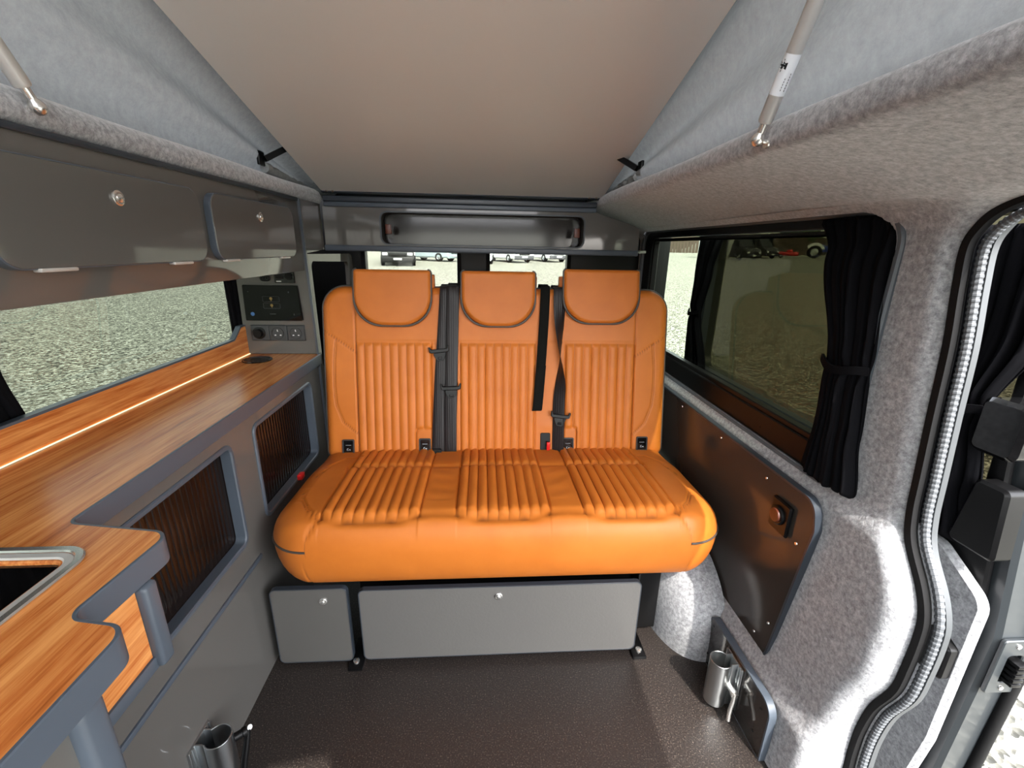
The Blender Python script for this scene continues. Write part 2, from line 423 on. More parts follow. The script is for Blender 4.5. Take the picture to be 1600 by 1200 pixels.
def Ys(z):
    best = None
    for (y0, z0), (y1, z1) in zip(seal_yz, seal_yz[1:]):
        lo, hi = min(z0, z1), max(z0, z1)
        if lo <= z <= hi and hi > lo: return y0+(y1-y0)*(z0-z)/(z0-z1)
    return seal_yz[0][0] if z > 1.4 else seal_yz[-1][0]
zs = [1.4005, 1.3995, 1.3985, 1.397, 1.395, 1.392, 1.389, 1.385, 1.38, 1.374, 1.367, 1.36, 1.353, 1.345, 1.335, 1.325]+list(np.arange(1.31, .0, -.012))+[0, -.05]
WIN = (1.0-.115, 2.36, .765, 1.385)       # window opening Y0,Y1,Z0,Z1
def in_rr(y, z, r=.07):
    y0, y1, z0, z1 = WIN
    if not (y0 < y < y1 and z0 < z < z1): return False
    cy = min(max(y, y0+r), y1-r); cz = min(max(z, z0+r), z1-r)
    return math.hypot(y-cy, z-cz) <= r
G = []
for z in zs:
    ys = Ys(z); row = []
    near = [0, .004, .01, .018, .028, .04, .055, .068]
    ylist = [ys+q for q in near]+list(np.linspace(max(ys, .05)+.08, 2.48, 150) if ys > .05 else np.linspace(ys+.08, 2.48, 150))
    for y in ylist:
        q = y-ys; x = Xw(z)+(.862-Xw(z))*max(0, 1-q/.052)**3.2
        row.append((x, y, z))
    G.append(row)
def kp(i, j):
    c = [G[i][j], G[i+1][j], G[i][j+1], G[i+1][j+1]]
    y = sum(p[1] for p in c)/4; z = sum(p[2] for p in c)/4
    return not in_rr(y, z, .075)
def snap(y, z, r=.075):
    y0, y1, z0, z1 = WIN
    cy = min(max(y, y0+r), y1-r); cz = min(max(z, z0+r), z1-r); dy, dz = y-cy, z-cz; L = math.hypot(dy, dz)
    if L > 1e-6 and (dy != 0 and dz != 0 or abs(dy) > 0 or abs(dz) > 0): return cy+dy/L*r, cz+dz/L*r
    return y, z
NR, NC = len(G), len(G[0]); K = [[kp(i, j) for j in range(NC-1)] for i in range(NR-1)]
for i in range(1, NR-1):
    for j in range(1, NC-1):
        q = [K[i-1][j-1], K[i-1][j], K[i][j-1], K[i][j]]
        if any(q) and not all(q):
            y, z = snap(G[i][j][1], G[i][j][2]); G[i][j] = (G[i][j][0], y, z)
kp = lambda i, j: K[i][j]
WR = grid_obj('wall_right', G, FELT, keep=kp, ang=80); struct(WR)
# headliner edge on the right: lip and sloping underside
lip = [(.60, 1.56), (.535, 1.525), (.512, 1.520), (.499, 1.513), (.492, 1.504), (.491, 1.484), (.496, 1.474), (.515, 1.468), (.60, 1.452), (.68, 1.430), (.73, 1.415), (.765, 1.403), (.79, 1.399), (.82, 1.397), (.845, 1.396)]
G = []
for y in np.linspace(-.7, 2.48, 120):
    row = []
    for k, (x, z) in enumerate(lip):
        row.append((x+.004*math.sin(y*5)*(k > 6), y, z+.002*math.sin(y*7+k)))
    G.append(row)
struct(grid_obj('trim_2', G, FELT, ang=80))
# wheel arch, felt covered
G = []
for i in range(25):
    a = i/24; row = []
    for j in range(21):
        b_ = j/20*PI/2
        ey = 1.62-.40*math.cos(b_)**.55 if True else 0
        row.append((.80-(.225*math.sin(PI/2*min(1, a*1.6))**.6)*(math.sin(PI*min(1, j/12)/2))**.7*(1-.25*max(0, a-.5)), 1.20+.9*(j/20)-.03*a, .31*(1-a)))
    G.append(row)
G = []
for i in range(22):                    # plan outline at height z, bulging into the van
    z = .34*i/21; k = math.sqrt(max(0, 1-(i/21)**4)); row = []
    for j in range(30):
        th = PI/2*j/29
        row.append((.78-.20*k*math.sin(th)**.6, 1.50-(.42*k+.0)*math.cos(th)**.8+0*z, z))
    row.append((.78-.20*k, 2.3, z)); G.append(row)
struct(grid_obj('trim_3', G, FELT, ang=80))

# left side wall with window opening
struct(prism('wall_left', [(-2.2, -.55), (2.5, -.55), (2.5, 1.6), (-2.2, 1.6)], 'x', -1.03, -1.01, BLACK, holes=[rrect(-.35, 1.86, .86, 1.33, .06), rrect(-2.1, -.6, .7, 1.46, .08)]))
W1 = empty('window_1', loc=(-1.0, .75, .86)); W1['kind'] = 'structure'
prism('window_frame', rrect(-.38, 1.89, .83, 1.36, .07), 'x', -1.012, -.995, RUBBER, W1, holes=[rrect(-.35, 1.845, .87, 1.33, .06)])
prism('window_pane', rrect(-.36, 1.87, .85, 1.34, .05), 'x', -1.024, -1.018, GL_LEFT, W1, ch=0)
# rear wall
RO = [rrect(-.61, -.137, .72, 1.40, .04), rrect(.035, .445, .72, 1.40, .04)]
struct(prism('wall_back', [(-1.02, -.55), (1.0, -.55), (1.0, 1.62), (-1.02, 1.62)], 'y', 2.42, 2.47, BLACK, holes=RO))
for k, (hole, nm) in enumerate(zip(RO, ('window_3', 'window_4'))):
    W = empty(nm, loc=(0, 2.45, .72)); W['kind'] = 'structure'
    prism('window_pane', offs(hole if area2(hole) > 0 else hole[::-1], -.01), 'y', 2.455, 2.461, GL_REAR, W, ch=0)
    prism('window_frame', offs(hole, -.02) if area2(hole) > 0 else hole, 'y', 2.41, 2.425, RUBBER, W, holes=[hole])
# the cab end, behind the camera: sides, roof, dash wall, windscreen
struct(prism('wall_front', [(-1.02, -.55), (1.02, -.55), (1.02, 1.5), (-1.02, 1.5)], 'y', -2.24, -2.2, METALP, holes=[rrect(-.95, .9, .82, 1.47, .1)]))
W = empty('window_5', loc=(0, -2.22, .8)); W['kind'] = 'structure'
prism('window_pane', rrect(-.96, .92, .80, 1.49, .1), 'y', -2.225, -2.219, GL_CLR, W, ch=0)
struct(prism('trim_4', [(-2.2, -.55), (-.62, -.55), (-.62, 1.5), (-2.2, 1.5)], 'x', .86, .89, METALP, holes=[rrect(-2.1, -.72, .75, 1.46, .08)]))
struct(prism('ceiling', [(-1.03, -2.24), (.90, -2.24), (.90, -.72), (-1.03, -.72)], 'z', 1.5, 1.53, FELT))
# pop-top roof shell above everything
RSL = (2.45-1.56)/(2.5+.8)
def roofz(y): return 1.60+(2.46-y)*.27
G = []
for y in np.linspace(-.8, 2.50, 12):
    G.append([(x, y, roofz(y)-.05*(abs(x+.05)/.8)**4) for x in np.linspace(-.92, .80, 24)])
struct(grid_obj('trim_5', G, mat('roof_shell', srgb(200, 200, 200), .6), solid=.02))

# ================================================================= tent canvas (top-level)
def canvas(name, xb, xt, label, wr):
    ys = np.linspace(-.75, 2.44, 110); G = []
    for i in range(36):
        a = i/35; row = []
        for y in ys:
            zb = 1.50; zt = roofz(y)-.03; z = zb+(zt-zb)*a
            x = xb+(xt-xb)*a
            s = 1 if xb > 0 else -1
            # folds that fan out of the rear corner
            r = math.hypot(y-2.3, (z-1.5)*1.6)+.05; th = math.atan2((z-1.5)*1.6, 2.3-y)
            amp = .020*math.exp(-r*.45)+.004
            x += s*(amp*math.sin(th*26+wr)+.010*math.sin(y*5.1+z*3+wr)*a*(1-a)*2)*min(1, a*5)
            row.append((x, y, z))
        G.append(row)
    o = grid_obj(name, G, CANVAS, ang=80); return tag(o, label, 'tent canvas', 'canvas sides of the raised roof')
canvas('tent_canvas', -.755, -.72, 'grey fabric roof side above the overhead cupboards', 0)
canvas('tent_canvas', .535, .56, 'grey fabric roof side above the curtained side window', 1.7)
G = []
for i in range(14):
    a = i/13; G.append([(x, -.76+.01*math.sin(x*22), 1.50+(roofz(-.75)-.03-1.5)*a) for x in np.linspace(-.87, .76, 50)])
tag(grid_obj('tent_canvas', G, CANVF, ang=80, keep=lambda i, j: not (5 <= i <= 6 and 24 <= j <= 28)), 'unseen fabric end of the raised roof over the cab, paled to let light in', 'tent canvas', 'canvas sides of the raised roof')  # left-out faces make an added opening that throws sun on the floor
# left headliner lip
lipL = [(-.86, 1.52), (-.735, 1.520), (-.705, 1.515), (-.688, 1.505), (-.680, 1.490), (-.680, 1.474), (-.688, 1.462), (-.70, 1.457), (-.80, 1.457)]
G = [[(x, y, z+.0015*math.sin(y*9+k)) for k, (x, z) in enumerate(lipL)] for y in np.linspace(-.7, 2.05, 100)]
struct(grid_obj('trim_6', G, FELT, ang=80))

# ================================================================= roof board
RB = empty('roof_board', 'large beige raised roof bed board sloping up from the rear locker', 'roof board', (-.08, 2.0, 1.5))
def rb(x, s, n_):   # s along slope from hinge, n normal down
    a = math.atan(.285); return (x, 2.0-s*math.cos(a)-n_*math.sin(a), 1.505+s*math.sin(a)-n_*math.cos(a)*1)
bm = prism_bm(rrect(-.66, .505, .0, 2.35, .01), lambda a, b_, h: rb(a, b_, h), -.022, .0, ch=.002)
from_bm('bed_panel', bm, BOARD, RB)
bm = prism_bm([(-.66, -.012), (.505, -.012), (.505, .004), (-.66, .004)], lambda a, b_, h: rb(a, b_, h), -.018, .004, ch=.001)
from_bm('hinge_rail', bm, TRIMD, RB)
for x in (-.635, -.61, .445, .475):
    lathe('screw', [(0, 0), (.006, 0), (.006, .003), (.003, .005), (0, .005)], rb(x, .014, .004), (0, -.5, -1), CHROME, RB, 14)
tag(RB, None)

# black support brackets in the canvas corners
for sx, x, lab in ((-1, -.745, 'black folding strap bracket in the corner of the fabric above the kitchen'), (1, .545, 'black folding strap bracket in the corner of the fabric above the side window')):
    B = empty('support_bracket', lab, 'bracket', (x, 1.7, 1.55), 'brackets at the rear of the roof canvas')
    bm = bmesh.new(); xx = x-sx*.012
    y0 = 1.66 if sx < 0 else 1.62; z0 = 1.565
    box('bracket_plate', (xx-.005, xx+.005), (y0-.02, y0+.02), (z0-.022, z0+.022), BLACK, B)
    sweep('bracket_arm', [(xx-sx*.008, y0+.012, z0), (xx-sx*.07, y0+.07, z0+.05), (xx-sx*.14, y0+.12, z0+.075)], [(-.012, -.009), (.012, -.009), (.012, .009), (-.012, .009)], BLACK, B)
    # rolled elastic edge of the fabric behind it
    pth = [(xx+.004*math.sin(k*1.9), y0+.02+k*.02, z0-.025+.003*math.sin(k*2.3)-k*.0016) for k in range(18)]
    sweep('fabric_roll', pth, [(.016*math.cos(t*2*PI/10), .016*math.sin(t*2*PI/10)) for t in range(10)], CANVAS, B)

# gas struts
def strut(a, b_, lab, label):
    S = empty('gas_strut', lab, 'gas strut', a, 'gas struts that hold the roof up')
    a = Vector(a); b_ = Vector(b_); d = (b_-a).normalized()
    lathe('ball_joint', [(0, -.011), (.006, -.009), (.0105, -.003), (.011, .002), (.0085, .008), (.006, .011), (.0055, .016), (0, .017)], a, d, CHROME, S, 20)
    sd = Vector((1 if a.x > 0 else -1, 0, -.15)).normalized()
    lathe('mount_stud', [(0, -.002), (.005, -.002), (.005, .016), (.010, .017), (.010, .020), (0, .020)], a, sd, CHROME, S, 16)
    lathe('rod', [(0, .012), (.0060, .012), (.0060, .031), (0, .032)], a, d, CHROME, S, 18)
    L = (b_-a).length
    cy = lathe('cylinder', [(0, .027), (.0100, .027), (.0115, .030), (.0115, L), (0, L)], a, d, STEEL, S, 28)
    if label:
        # label with a badge, wrapped on the camera side of the cylinder
        HH = lambda h: .068+(h-.085)*.82
        M = facing(a, d); inv = M.inverted(); cdir = (inv.to_3x3() @ (Vector((0, 0, 1.3))-(a+d*.12)).normalized()); th0 = math.atan2(cdir.y, cdir.x)
        def patch(name, h0, h1, t0, t1, r, m_, par, pts=None, mirror=False):
            G = [[M @ Vector((r*math.cos(th0+t), r*math.sin(th0+t), HH(h))) for t in np.linspace(t0, t1, 18)] for h in np.linspace(h0, h1, 6)]
            return grid_obj(name, G, m_, par, ang=80)
        lb = patch('label_sticker', .085, .152, -1.6, 1.6, .01175, WHITEP, cy)
        hexp = [(.119, -1.0), (.127, -.25), (.140, -.25), (.147, -1.0), (.133, -1.5)]
        # badge: hexagonal black mark, part of it round the side
        rr = .0119; ce = (.133, -.78)
        ang = [k*PI/3+PI/6 for k in range(6)]
        vs = [M @ Vector((rr*math.cos(th0+ce[1]), rr*math.sin(th0+ce[1]), ce[0]))]; fs = []
        vs = []; 
        for ring in range(1, 5):
            for k in range(6):
                h = ce[0]+.0105*ring/4*math.sin(ang[k]); t = ce[1]+.72*ring/4*math.cos(ang[k]); vs.append(M @ Vector((rr*math.cos(th0+t), rr*math.sin(th0+t), HH(h))))
        t = ce[1]; vs.append(M @ Vector((rr*math.cos(th0+t), rr*math.sin(th0+t), HH(ce[0]))))
        for k in range(6): fs.append((24, k, (k+1) % 6))
        for r_ in range(3):
            for k in range(6): fs.append((r_*6+k, r_*6+6+k, r_*6+6+(k+1) % 6, r_*6+(k+1) % 6))
        from_data('badge', vs, fs, BLACK, lb)
        def stroke(par, pts, w_, m_):
            vs = []; 
            for h, t in pts:
                vs.append((h, t))
            bm = bmesh.new()
            P = [M @ Vector((.01205*math.cos(th0+t), .01205*math.sin(th0+t), HH(h))) for h, t in pts]
            sweep('x', P, w_, None, bm=bm); return bm
        bmL = bmesh.new()
        S_ = lambda pts: sweep('x', [M @ Vector((.01205*math.cos(th0+t), .01205*math.sin(th0+t), HH(h))) for h, t in pts], .00045, None, bm=bmL)
        # H and D, reading along the tube
        S_([(.1405, -1.15), (.1405, -.45)]); S_([(.1355, -1.15), (.1355, -.45)]); S_([(.1405, -.8), (.1355, -.8)])
        S_([(.131, -1.15), (.131, -.45)]); S_([(.131, -1.15), (.1275, -1.0), (.1262, -.8), (.1275, -.6), (.131, -.45)])
        from_bm('badge_letters', bmL, WHITEP, lb)
        bmL = bmesh.new()
        for k in range(7):
            h = .093+k*.0045; S_([(h, .75), (h+.003, .75)])
        for k in range(5):
            h = .094+k*.0045; S_([(h, .25), (h+.0028, .25)])
        from_bm('label_print', bmL, BLACK, lb)
strut((-.668, .80, 1.487), (-.70, .50, 2.02), 'silver gas strut above the large overhead cupboard door', False)
strut((.475, .83, 1.486), (.475, .60, 1.886), 'silver gas strut with a white label over the right headlining', True)

# ================================================================= rear locker
RL = empty('rear_locker', 'glossy grey locker with a long shallow open niche above the headrests', 'locker', (0, 2.0, 1.28))
face = [(-.665, 1.292), (.682, 1.292), (.682, 1.385), (.648, 1.402), (.48, 1.450), (-.665, 1.450)]
nh = rrect(-.432, .437, 1.302, 1.432, .03, 6)
prism('locker_front', face, 'y', 2.0, 2.016, LAM, RL, holes=[nh])
bm = bmesh.new()
H = offs(nh if area2(nh) > 0 else nh[::-1], -.001)
pr_ = [[bm.verts.new((a, y, b_)) for a, b_ in H] for y in (2.014, 2.13)]
for i in range(len(H)): bm.faces.new((pr_[0][i-1], pr_[0][i], pr_[1][i], pr_[1][i-1]))
bm.faces.new(pr_[1]); o = from_bm('niche', bm, NICHE, RL); s = o.modifiers.new('s', 'SOLIDIFY'); s.thickness = .004; s.offset = 1
band('niche_edging', nh, 'y', 1.9985, 2.004, TRIMD, RL, wid=.003, proud=.0035)
prism('locker_base', [(-.665, 2.0), (.68, 2.0), (.74, 2.06), (.74, 2.40), (-.665, 2.40)], 'z', 1.285, 1.297, LAM, RL)
box('lower_rail', (-.667, .681), (1.990, 2.008), (1.272, 1.296), TRIM, RL, .005, 3)
for x in (-.405, .41):
    c_ = box('magnet_catch', (x-.012, x+.012), (2.02, 2.045), (1.345, 1.383), BROWNP, RL, .002)
box('side_panel', (.668, .682), (2.01, 2.40), (1.292, 1.39), LAM, RL, .002)
HR = empty('hinge_bar', 'long blue-grey two-step rail across the top of the rear locker', 'rail', (0, 2.0, 1.45))
box('upper_rail', (-.655, .482), (1.985, 2.03), (1.466, 1.488), TRIMD, HR, .004, 3)
box('front_lip', (-.655, .482), (1.990, 2.03), (1.447, 1.466), TRIM, HR, .004, 3)

# ================================================================= bench seat
BS = empty('bench_seat', 'tan orange leather three-seat bench with ribbed cushions and three headrests', 'bench seat', (.06, 1.35, 0))
CX = .0575
flz = [(-.470, -.187, 9), (-.08, .200, 9), (.302, .585, 9)]
def cush(X, T):
    h = np.zeros_like(X)
    h += .006*np.cos((X-CX)*2.3)                                   # crown
    front, crease = 1.135, 1.445
    fz = front+0*X
    for a, b_, n_ in flz: fz = fz-.018*np.exp(-(((X-(a+b_)/2)/((b_-a)*.45))**4))
    infl = np.zeros_like(X); plainn = np.zeros_like(X)
    for a, b_, n_ in flz:
        zone = (X > a) & (X < b_)
        ph = (X-a)/(b_-a)*n_; u = ph-np.floor(ph)
        rib = (np.abs(np.sin(PI*u))**.5)
        env = sm((T-fz)/.02)*np.clip(np.abs(T-crease)/.018, 0, 1)**.5*(T > fz)
        inner = sm(np.minimum(X-a, b_-X)/.004)
        h += np.where(zone, (.0105*rib*env-.002)*inner, 0)
        for k in range(1, n_): SEAMD.append(np.where(T > fz, np.abs(X-a-(b_-a)*k/n_), 9))
        for e in (a, b_): h += groove(np.where(T > fz, np.abs(X-e), 9), .0035, .0055)
    inside = (X > flz[0][0]-.01) & (X < flz[2][1]+.01)
    h += np.where(inside, groove(np.where(inside, T-fz, 9), .005, .009), 0)
    h += np.where(inside, groove(np.where(inside, T-crease, 9), .010, .007)+groove(T-crease, .03, .004, False), 0)
    h += .007*np.exp(-((T-1.30)/.10)**2)*np.where(inside, 1, 0)*0
    h += .006*sm((fz-T)/.02)*np.where(T < fz, 1, 0)               # front roll stands proud
    for sg in (0, 1):
        f = (lambda x: x) if not sg else (lambda x: 2*CX-x)
        cv = [(f(x), y) for x, y in ((-.455, 1.535), (-.51, 1.53), (-.545, 1.46), (-.562, 1.38), (-.568, 1.30), (-.556, 1.23), (-.520, 1.17), (-.47, 1.125))]
        d = polyd(X, T, cv); h += groove(d-.004, .0026, .0042)+groove(d+.004, .0026, .0042)+.001*np.exp(-(d/.02)**2)
        h += groove(polyd(X, T, [(f(-.47), 1.12), (f(-.500), 1.085), (f(-.515), 1.03)]), .0035, .006)
    # stitches and soft wrinkles on the plain strips
    h += .0012*np.sin(T*95+X*20)*np.exp(-((X+.133)/.035)**2)*(T > 1.2)*(T < 1.42)
    h += .0012*np.sin(T*80-X*30)*np.exp(-((X-.25)/.035)**2)*(T > 1.2)*(T < 1.42)
    return h
def cush0(X, T):
    h = np.zeros_like(X)
    for f in (lambda x: x, lambda x: 2*CX-x): h += groove(polyd(X, T, [(f(-.515), 1.03), (f(-.508), 1.3)]), .0035, .006)
    return h
def mapc(x, t, n_):
    # gentle fall to the rear, and a fuller nose
    zt = .462+n_-.006*sm(np.array((t-1.15)/.3))-.020*sm(np.array((t-1.40)/.2)); return (x, t, zt)
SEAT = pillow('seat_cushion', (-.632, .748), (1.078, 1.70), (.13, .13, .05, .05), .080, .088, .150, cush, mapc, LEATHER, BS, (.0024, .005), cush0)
def cush_outline():
    p = rpoly([(-.632, 1.70), (-.632, 1.078), (.748, 1.078), (.748, 1.70)], [.05, .13, .13, .05], 12); return p
po = cush_outline()
lp = [(x, y, .468) for x, y in po if x < -.50 and y < 1.5]; rp_ = [(x, y, .468) for x, y in po if x > .615 and y < 1.5]
lp += [(-.515, 1.078, .468)]; rp_ = [(.630, 1.078, .468)]+rp_
lp = sorted(lp, key=lambda p: (-p[1], p[0])); rp_ = sorted(rp_, key=lambda p: (-p[1], -p[0]))
lp = [(-.632, 1.5, .462)]+lp; rp_ = [(.748, 1.5, .462)]+rp_
for pth in (lp, rp_): sweep('piping', pth, .0036, PIPING, SEAT)

bT = Vector((0, .19, .982)); bN = Vector((0, -.982, .19)); bP = Vector((0, 1.600, .515))
HB = .045
def bk(x, t, n_): p = bP+bT*t+bN*(n_-HB); return (x, p.y, p.z)
def bko(x, t, n_=0): p = bP+bT*t+bN*n_; return Vector((x, p.y, p.z))
bflz = [(-.483, -.200, 9, 0), (-.09, .203, 9, 0), (.322, .598, 8, 0)]
def backp(X, T):
    h = .004*np.cos((X-CX)*2.2)
    ht = .437
    for a, b_, n_, _ in bflz:
        zone = (X > a) & (X < b_); ph = (X-a)/(b_-a)*n_; u = ph-np.floor(ph); rib = np.abs(np.sin(PI*u))**.55
        env = sm((ht-T)/.015)*sm((T-.0)/.02)
        if b_ == -.200: env = env*(1-((X > -.262) & (T < .105)))
        if a == .322: env = env*(1-((X < .372) & (T < .105)))
        h += np.where(zone, (.0074*rib-.001)*env, 0)
        pl = ((X > -.262) & (X < -.19) & (T < .105)) | ((X > .31) & (X < .372) & (T < .105))
        for k in range(1, n_): SEAMD.append(np.where((T < ht) & ~pl, np.abs(X-a-(b_-a)*k/n_), 9))
        for e in (a, b_): h += groove(np.where(T < ht, np.abs(X-e), 9), .003, .004)
    h += groove(np.where((X > -.483) & (X < .598), T-ht, 9), .003, .0045)
    for e in (-.485, .599): h += groove(np.abs(X-e), .003, .0042)
    P_ = []
    P_.append([(-.612, .487), (-.483, .398)]); P_.append([(.735, .475), (.599, .385)])
    P_.append([(-.558, .445), (-.567, .36), (-.569, .27), (-.565, .20), (-.54, .13), (-.487, .083)])
    P_.append([(.672, .43), (.681, .34), (.681, .25), (.675, .19), (.65, .12), (.60, .07)])
    for p in P_[:2]: d = polyd(X, T, p); h += groove(d-.003, .0022, .0022)+groove(d+.003, .0022, .0022)
    for p in P_[2:]: d = polyd(X, T, p); h += groove(d-.003, .002, .002)+groove(d+.003, .002, .002)
    pk1 = [(-.262, 0), (-.262, .085), (-.257, .098), (-.245, .104), (-.19, .104)]
    pk2 = [(.372, 0), (.372, .085), (.367, .098), (.355, .104), (.31, .104)]
    for p in (pk1, pk2): h += groove(polyd(X, T, p), .0028, .0035)
    h += .002*np.exp(-((X-.262)/.05)**2)*np.exp(-((T-.11)/.02)**2)
    return h
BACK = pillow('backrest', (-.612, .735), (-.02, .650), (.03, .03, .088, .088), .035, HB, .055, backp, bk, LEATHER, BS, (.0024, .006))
# piping around the backrest outline
bo = rpoly([(-.612, -.02), (-.612, .650), (.735, .650), (.735, -.02)], [.03, .088, .088, .03], 10)
i0 = bo[1:] if False else bo
sweep('piping', [bk(x, t, HB*.28) for x, t in bo], .0038, PIPING, BACK, closed=True)
# headrests
for xc, z0, wd, lab in ((-.338, 1.0, .285, 0), (.057, 1.0, .280, 0), (.453, 1.0, .296, 0)):
    t1 = (1.209-.515)/.982; t0 = (1.006-.515)/.982
    if xc > .3: t1 += .012; t0 += .014
    elif xc > 0: pass
    x0, x1 = xc-wd/2, xc+wd/2
    mp = (lambda x, t, n_, T0=t0, T1=t1: tuple(bko(x, t, .018+n_)))
    def hp(X, T, x0=x0, x1=x1): return .004*np.cos((X-(x0+x1)/2)*7)
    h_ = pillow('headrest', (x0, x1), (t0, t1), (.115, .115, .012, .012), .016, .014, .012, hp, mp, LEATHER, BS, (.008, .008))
    ol = rpoly([(x0, t1), (x0, t0), (x1, t0), (x1, t1)], [.012, .115, .115, .012], 12)
    sweep('piping', [bko(x, t, .021) for x, t in ol], .0042, PIPING, h_)
    # padded core that the cover wraps over, behind the flap
    bm = bmesh.new(); add_box(bm, (x0+.008, x1-.008), (1.700, 1.80), (1.12, 1.198+(.012 if xc > .3 else 0)), .018, 3)
    from_bm('headrest_core', bm, LEATHER, h_)
    bm = bmesh.new(); add_box(bm, (x1-.02, x1+.010) if xc < .3 else (x0-.012, x0+.02), (1.735, 1.765), (1.145, 1.195), .006, 2)
    from_bm('cover_tab', bm, LEATHER, h_)
# ISOFIX points
for k, (x, z) in enumerate(((-.523, .549), (-.229, .551), (.338, .549), (.640, .551))):
    t = (z-.515)/.982
    bm = prism_bm(rrect(x-.023, x+.023, t-.032, t+.027, .006, 5), lambda a, b_, h: tuple(bko(a, b_, h)), -.01, .009, holes=[rrect(x-.018, x+.018, t-.027, t+.022, .004, 4)], ch=.0015)
    o = from_bm('anchor_bezel', bm, mat('bezel_%d' % k, srgb(60, 62, 64), .25) if k == 0 else bpy.data.materials['bezel_0'], BACK); o['label'] = 'grey rim of a child seat anchor point'
    bm = prism_bm(rrect(x-.0185, x+.0185, t-.0275, t+.0225, .004, 4), lambda a, b_, h: tuple(bko(a, b_, h)), -.01, .004, ch=.001)
    q = from_bm('anchor_cover', bm, GLOSSB, BACK); q['label'] = 'black child seat anchor cover'
    bm = bmesh.new()
    for pts in ([(-.005, -.017), (-.005, -.010), (.0, -.009)], [(-.001, -.017), (.004, -.012), (.006, -.016)], [(.006, -.017), (.007, -.012)]):
        sweep('x', [bko(x+a, t+b_, .0055) for a, b_ in pts], .0007, None, bm=bm)
    sweep('x', [bko(x-.010, t+.004, .0052), bko(x+.010, t+.004, .0052)], .0005, None, bm=bm)
    from_bm('pictogram', bm, WHITEP, q)
# buckle socket between the cushions
bm = prism_bm(rrect(.226, .266, -.01, .082, .006, 5), lambda a, b_, h: tuple(bko(a, b_, h)), -.012, .006, ch=.002)
bs_ = from_bm('belt_buckle', bm, BLACK, BACK); bs_['label'] = 'black seat belt buckle socket'
bm = bmesh.new(); add_box(bm, (.250, .264), (1.583, 1.595), (.532, .566), .002, 2); from_bm('release_button', bm, RED, bs_)['label'] = 'red release button'
# buckle at the cushion's left edge, and the crumpled buckle left of the belts
bm = bmesh.new(); add_box(bm, (-.655, -.638), (1.43, 1.46), (.50, .52), .003); from_bm('release_button', bm, RED, BS)['label'] = 'red buckle button at the cushion edge'
bm = prism_bm(rrect(-.198, -.163, -.005, .024, .004, 4), lambda a, b_, h: tuple(bko(a, b_, h)), .0, .022, ch=.002)
from_bm('belt_stalk', bm, BLACK, BACK)
# seat base frame
SBF = box('seat_base', (-.40, .60), (1.20, 1.75), (.03, .335), BLACK, BS, .004)
for x in (-.405, .52):
    f_ = box('floor_foot', (x-.025, x+.02), (1.10, 1.22), (.0, .012), BLACK, BS, .002)
    lathe('foot_bolt', [(0, 0), (.010, 0), (.010, .007), (.005, .009), (0, .009)], (x-.004 if x < 0 else x, 1.125, .012), (0, 0, 1), CHROME, f_, 12)
box('side_bar', (.50, .508), (1.15, 1.7), (.012, .30), BLACK, BS, .002)

# seat belts --------------------------------------------------------
def ribbon(name, rows, wid, th, m, parent, twist=None):
    """rows: list of centre points; width along x unless twisted"""
    P = catmull(rows, 8); vs = []; bm = bmesh.new(); rings = []
    for i, p in enumerate(P):
        s = i/(len(P)-1); a = twist(s) if twist else 0
        wv = Vector((math.cos(a), 0, 0))+bN*math.sin(a); nv = bN*math.cos(a)-Vector((1, 0, 0))*math.sin(a)
        w_ = wid*.5; rings.append([bm.verts.new(p+wv*x*w_+nv*y*th) for x, y in ((-1, -.3), (-.93, .5), (-.3, .35), (.3, .35), (.93, .5), (1, -.3), (.9, -.5), (-.9, -.5))])
    for r0, r1 in zip(rings, rings[1:]):
        for j in range(8): bm.faces.new((r0[j-1], r0[j], r1[j], r1[j-1]))
    bm.faces.new(rings[0]); bm.faces.new(rings[-1]); bmesh.ops.recalc_face_normals(bm, faces=bm.faces)
    return from_bm(name, bm, m, parent, ang=60)
def tt(z): return (z-.515)/.982
def tongue(parent, x, z, n_, tilt=0, flip=1):
    c, s = math.cos(tilt), math.sin(tilt)
    f = lambda a, b_, h: tuple(bko(x+(a*c-b_*s), tt(z)+(a*s+b_*c), n_+h))
    bar = rpoly([(-.040, .016), (-.034, .018), (-.030, .006), (.030, .006), (.034, .018), (.040, .016), (.037, -.004), (.030, -.008), (-.030, -.008), (-.037, -.004)], .003, 4)
    o = from_bm('tongue_bar', prism_bm(bar, f, -.004, .008, ch=.002), BLACK, parent)
    from_bm('tongue_plate', prism_bm(rpoly([(-.026, -.008), (.026, -.008), (.017, -.030), (.010, -.040), (-.010, -.040), (-.017, -.030)], .005, 4), f, -.002, .004, holes=[rrect(-.007, .007, -.034, -.025, .002, 3)], ch=.001), BLACK, o)
BG = 'lap and shoulder belts on the bench back'
b1 = empty('seat_belt', 'dark grey seat belt on the left of the crossing pair, with the higher tongue', 'seat belt', (-.17, 1.6, .52), BG)
ribbon('webbing', [(-.140, 1.84, 1.10), (-.140, 1.79, 1.155), bko(-.140, tt(1.155), -.03), bko(-.140, tt(1.146), .008), bko(-.146, tt(1.05), .010), bko(-.160, tt(.86), .012), bko(-.170, tt(.70), .012), bko(-.177, tt(.535), .012), bko(-.177, tt(.505), .004)], .048, .0022, WEB, b1)
tongue(b1, -.168, .915, .016, .12)
b2 = empty('seat_belt', 'dark grey seat belt on the right of the crossing pair, with the lower tongue', 'seat belt', (-.12, 1.6, .52), BG)
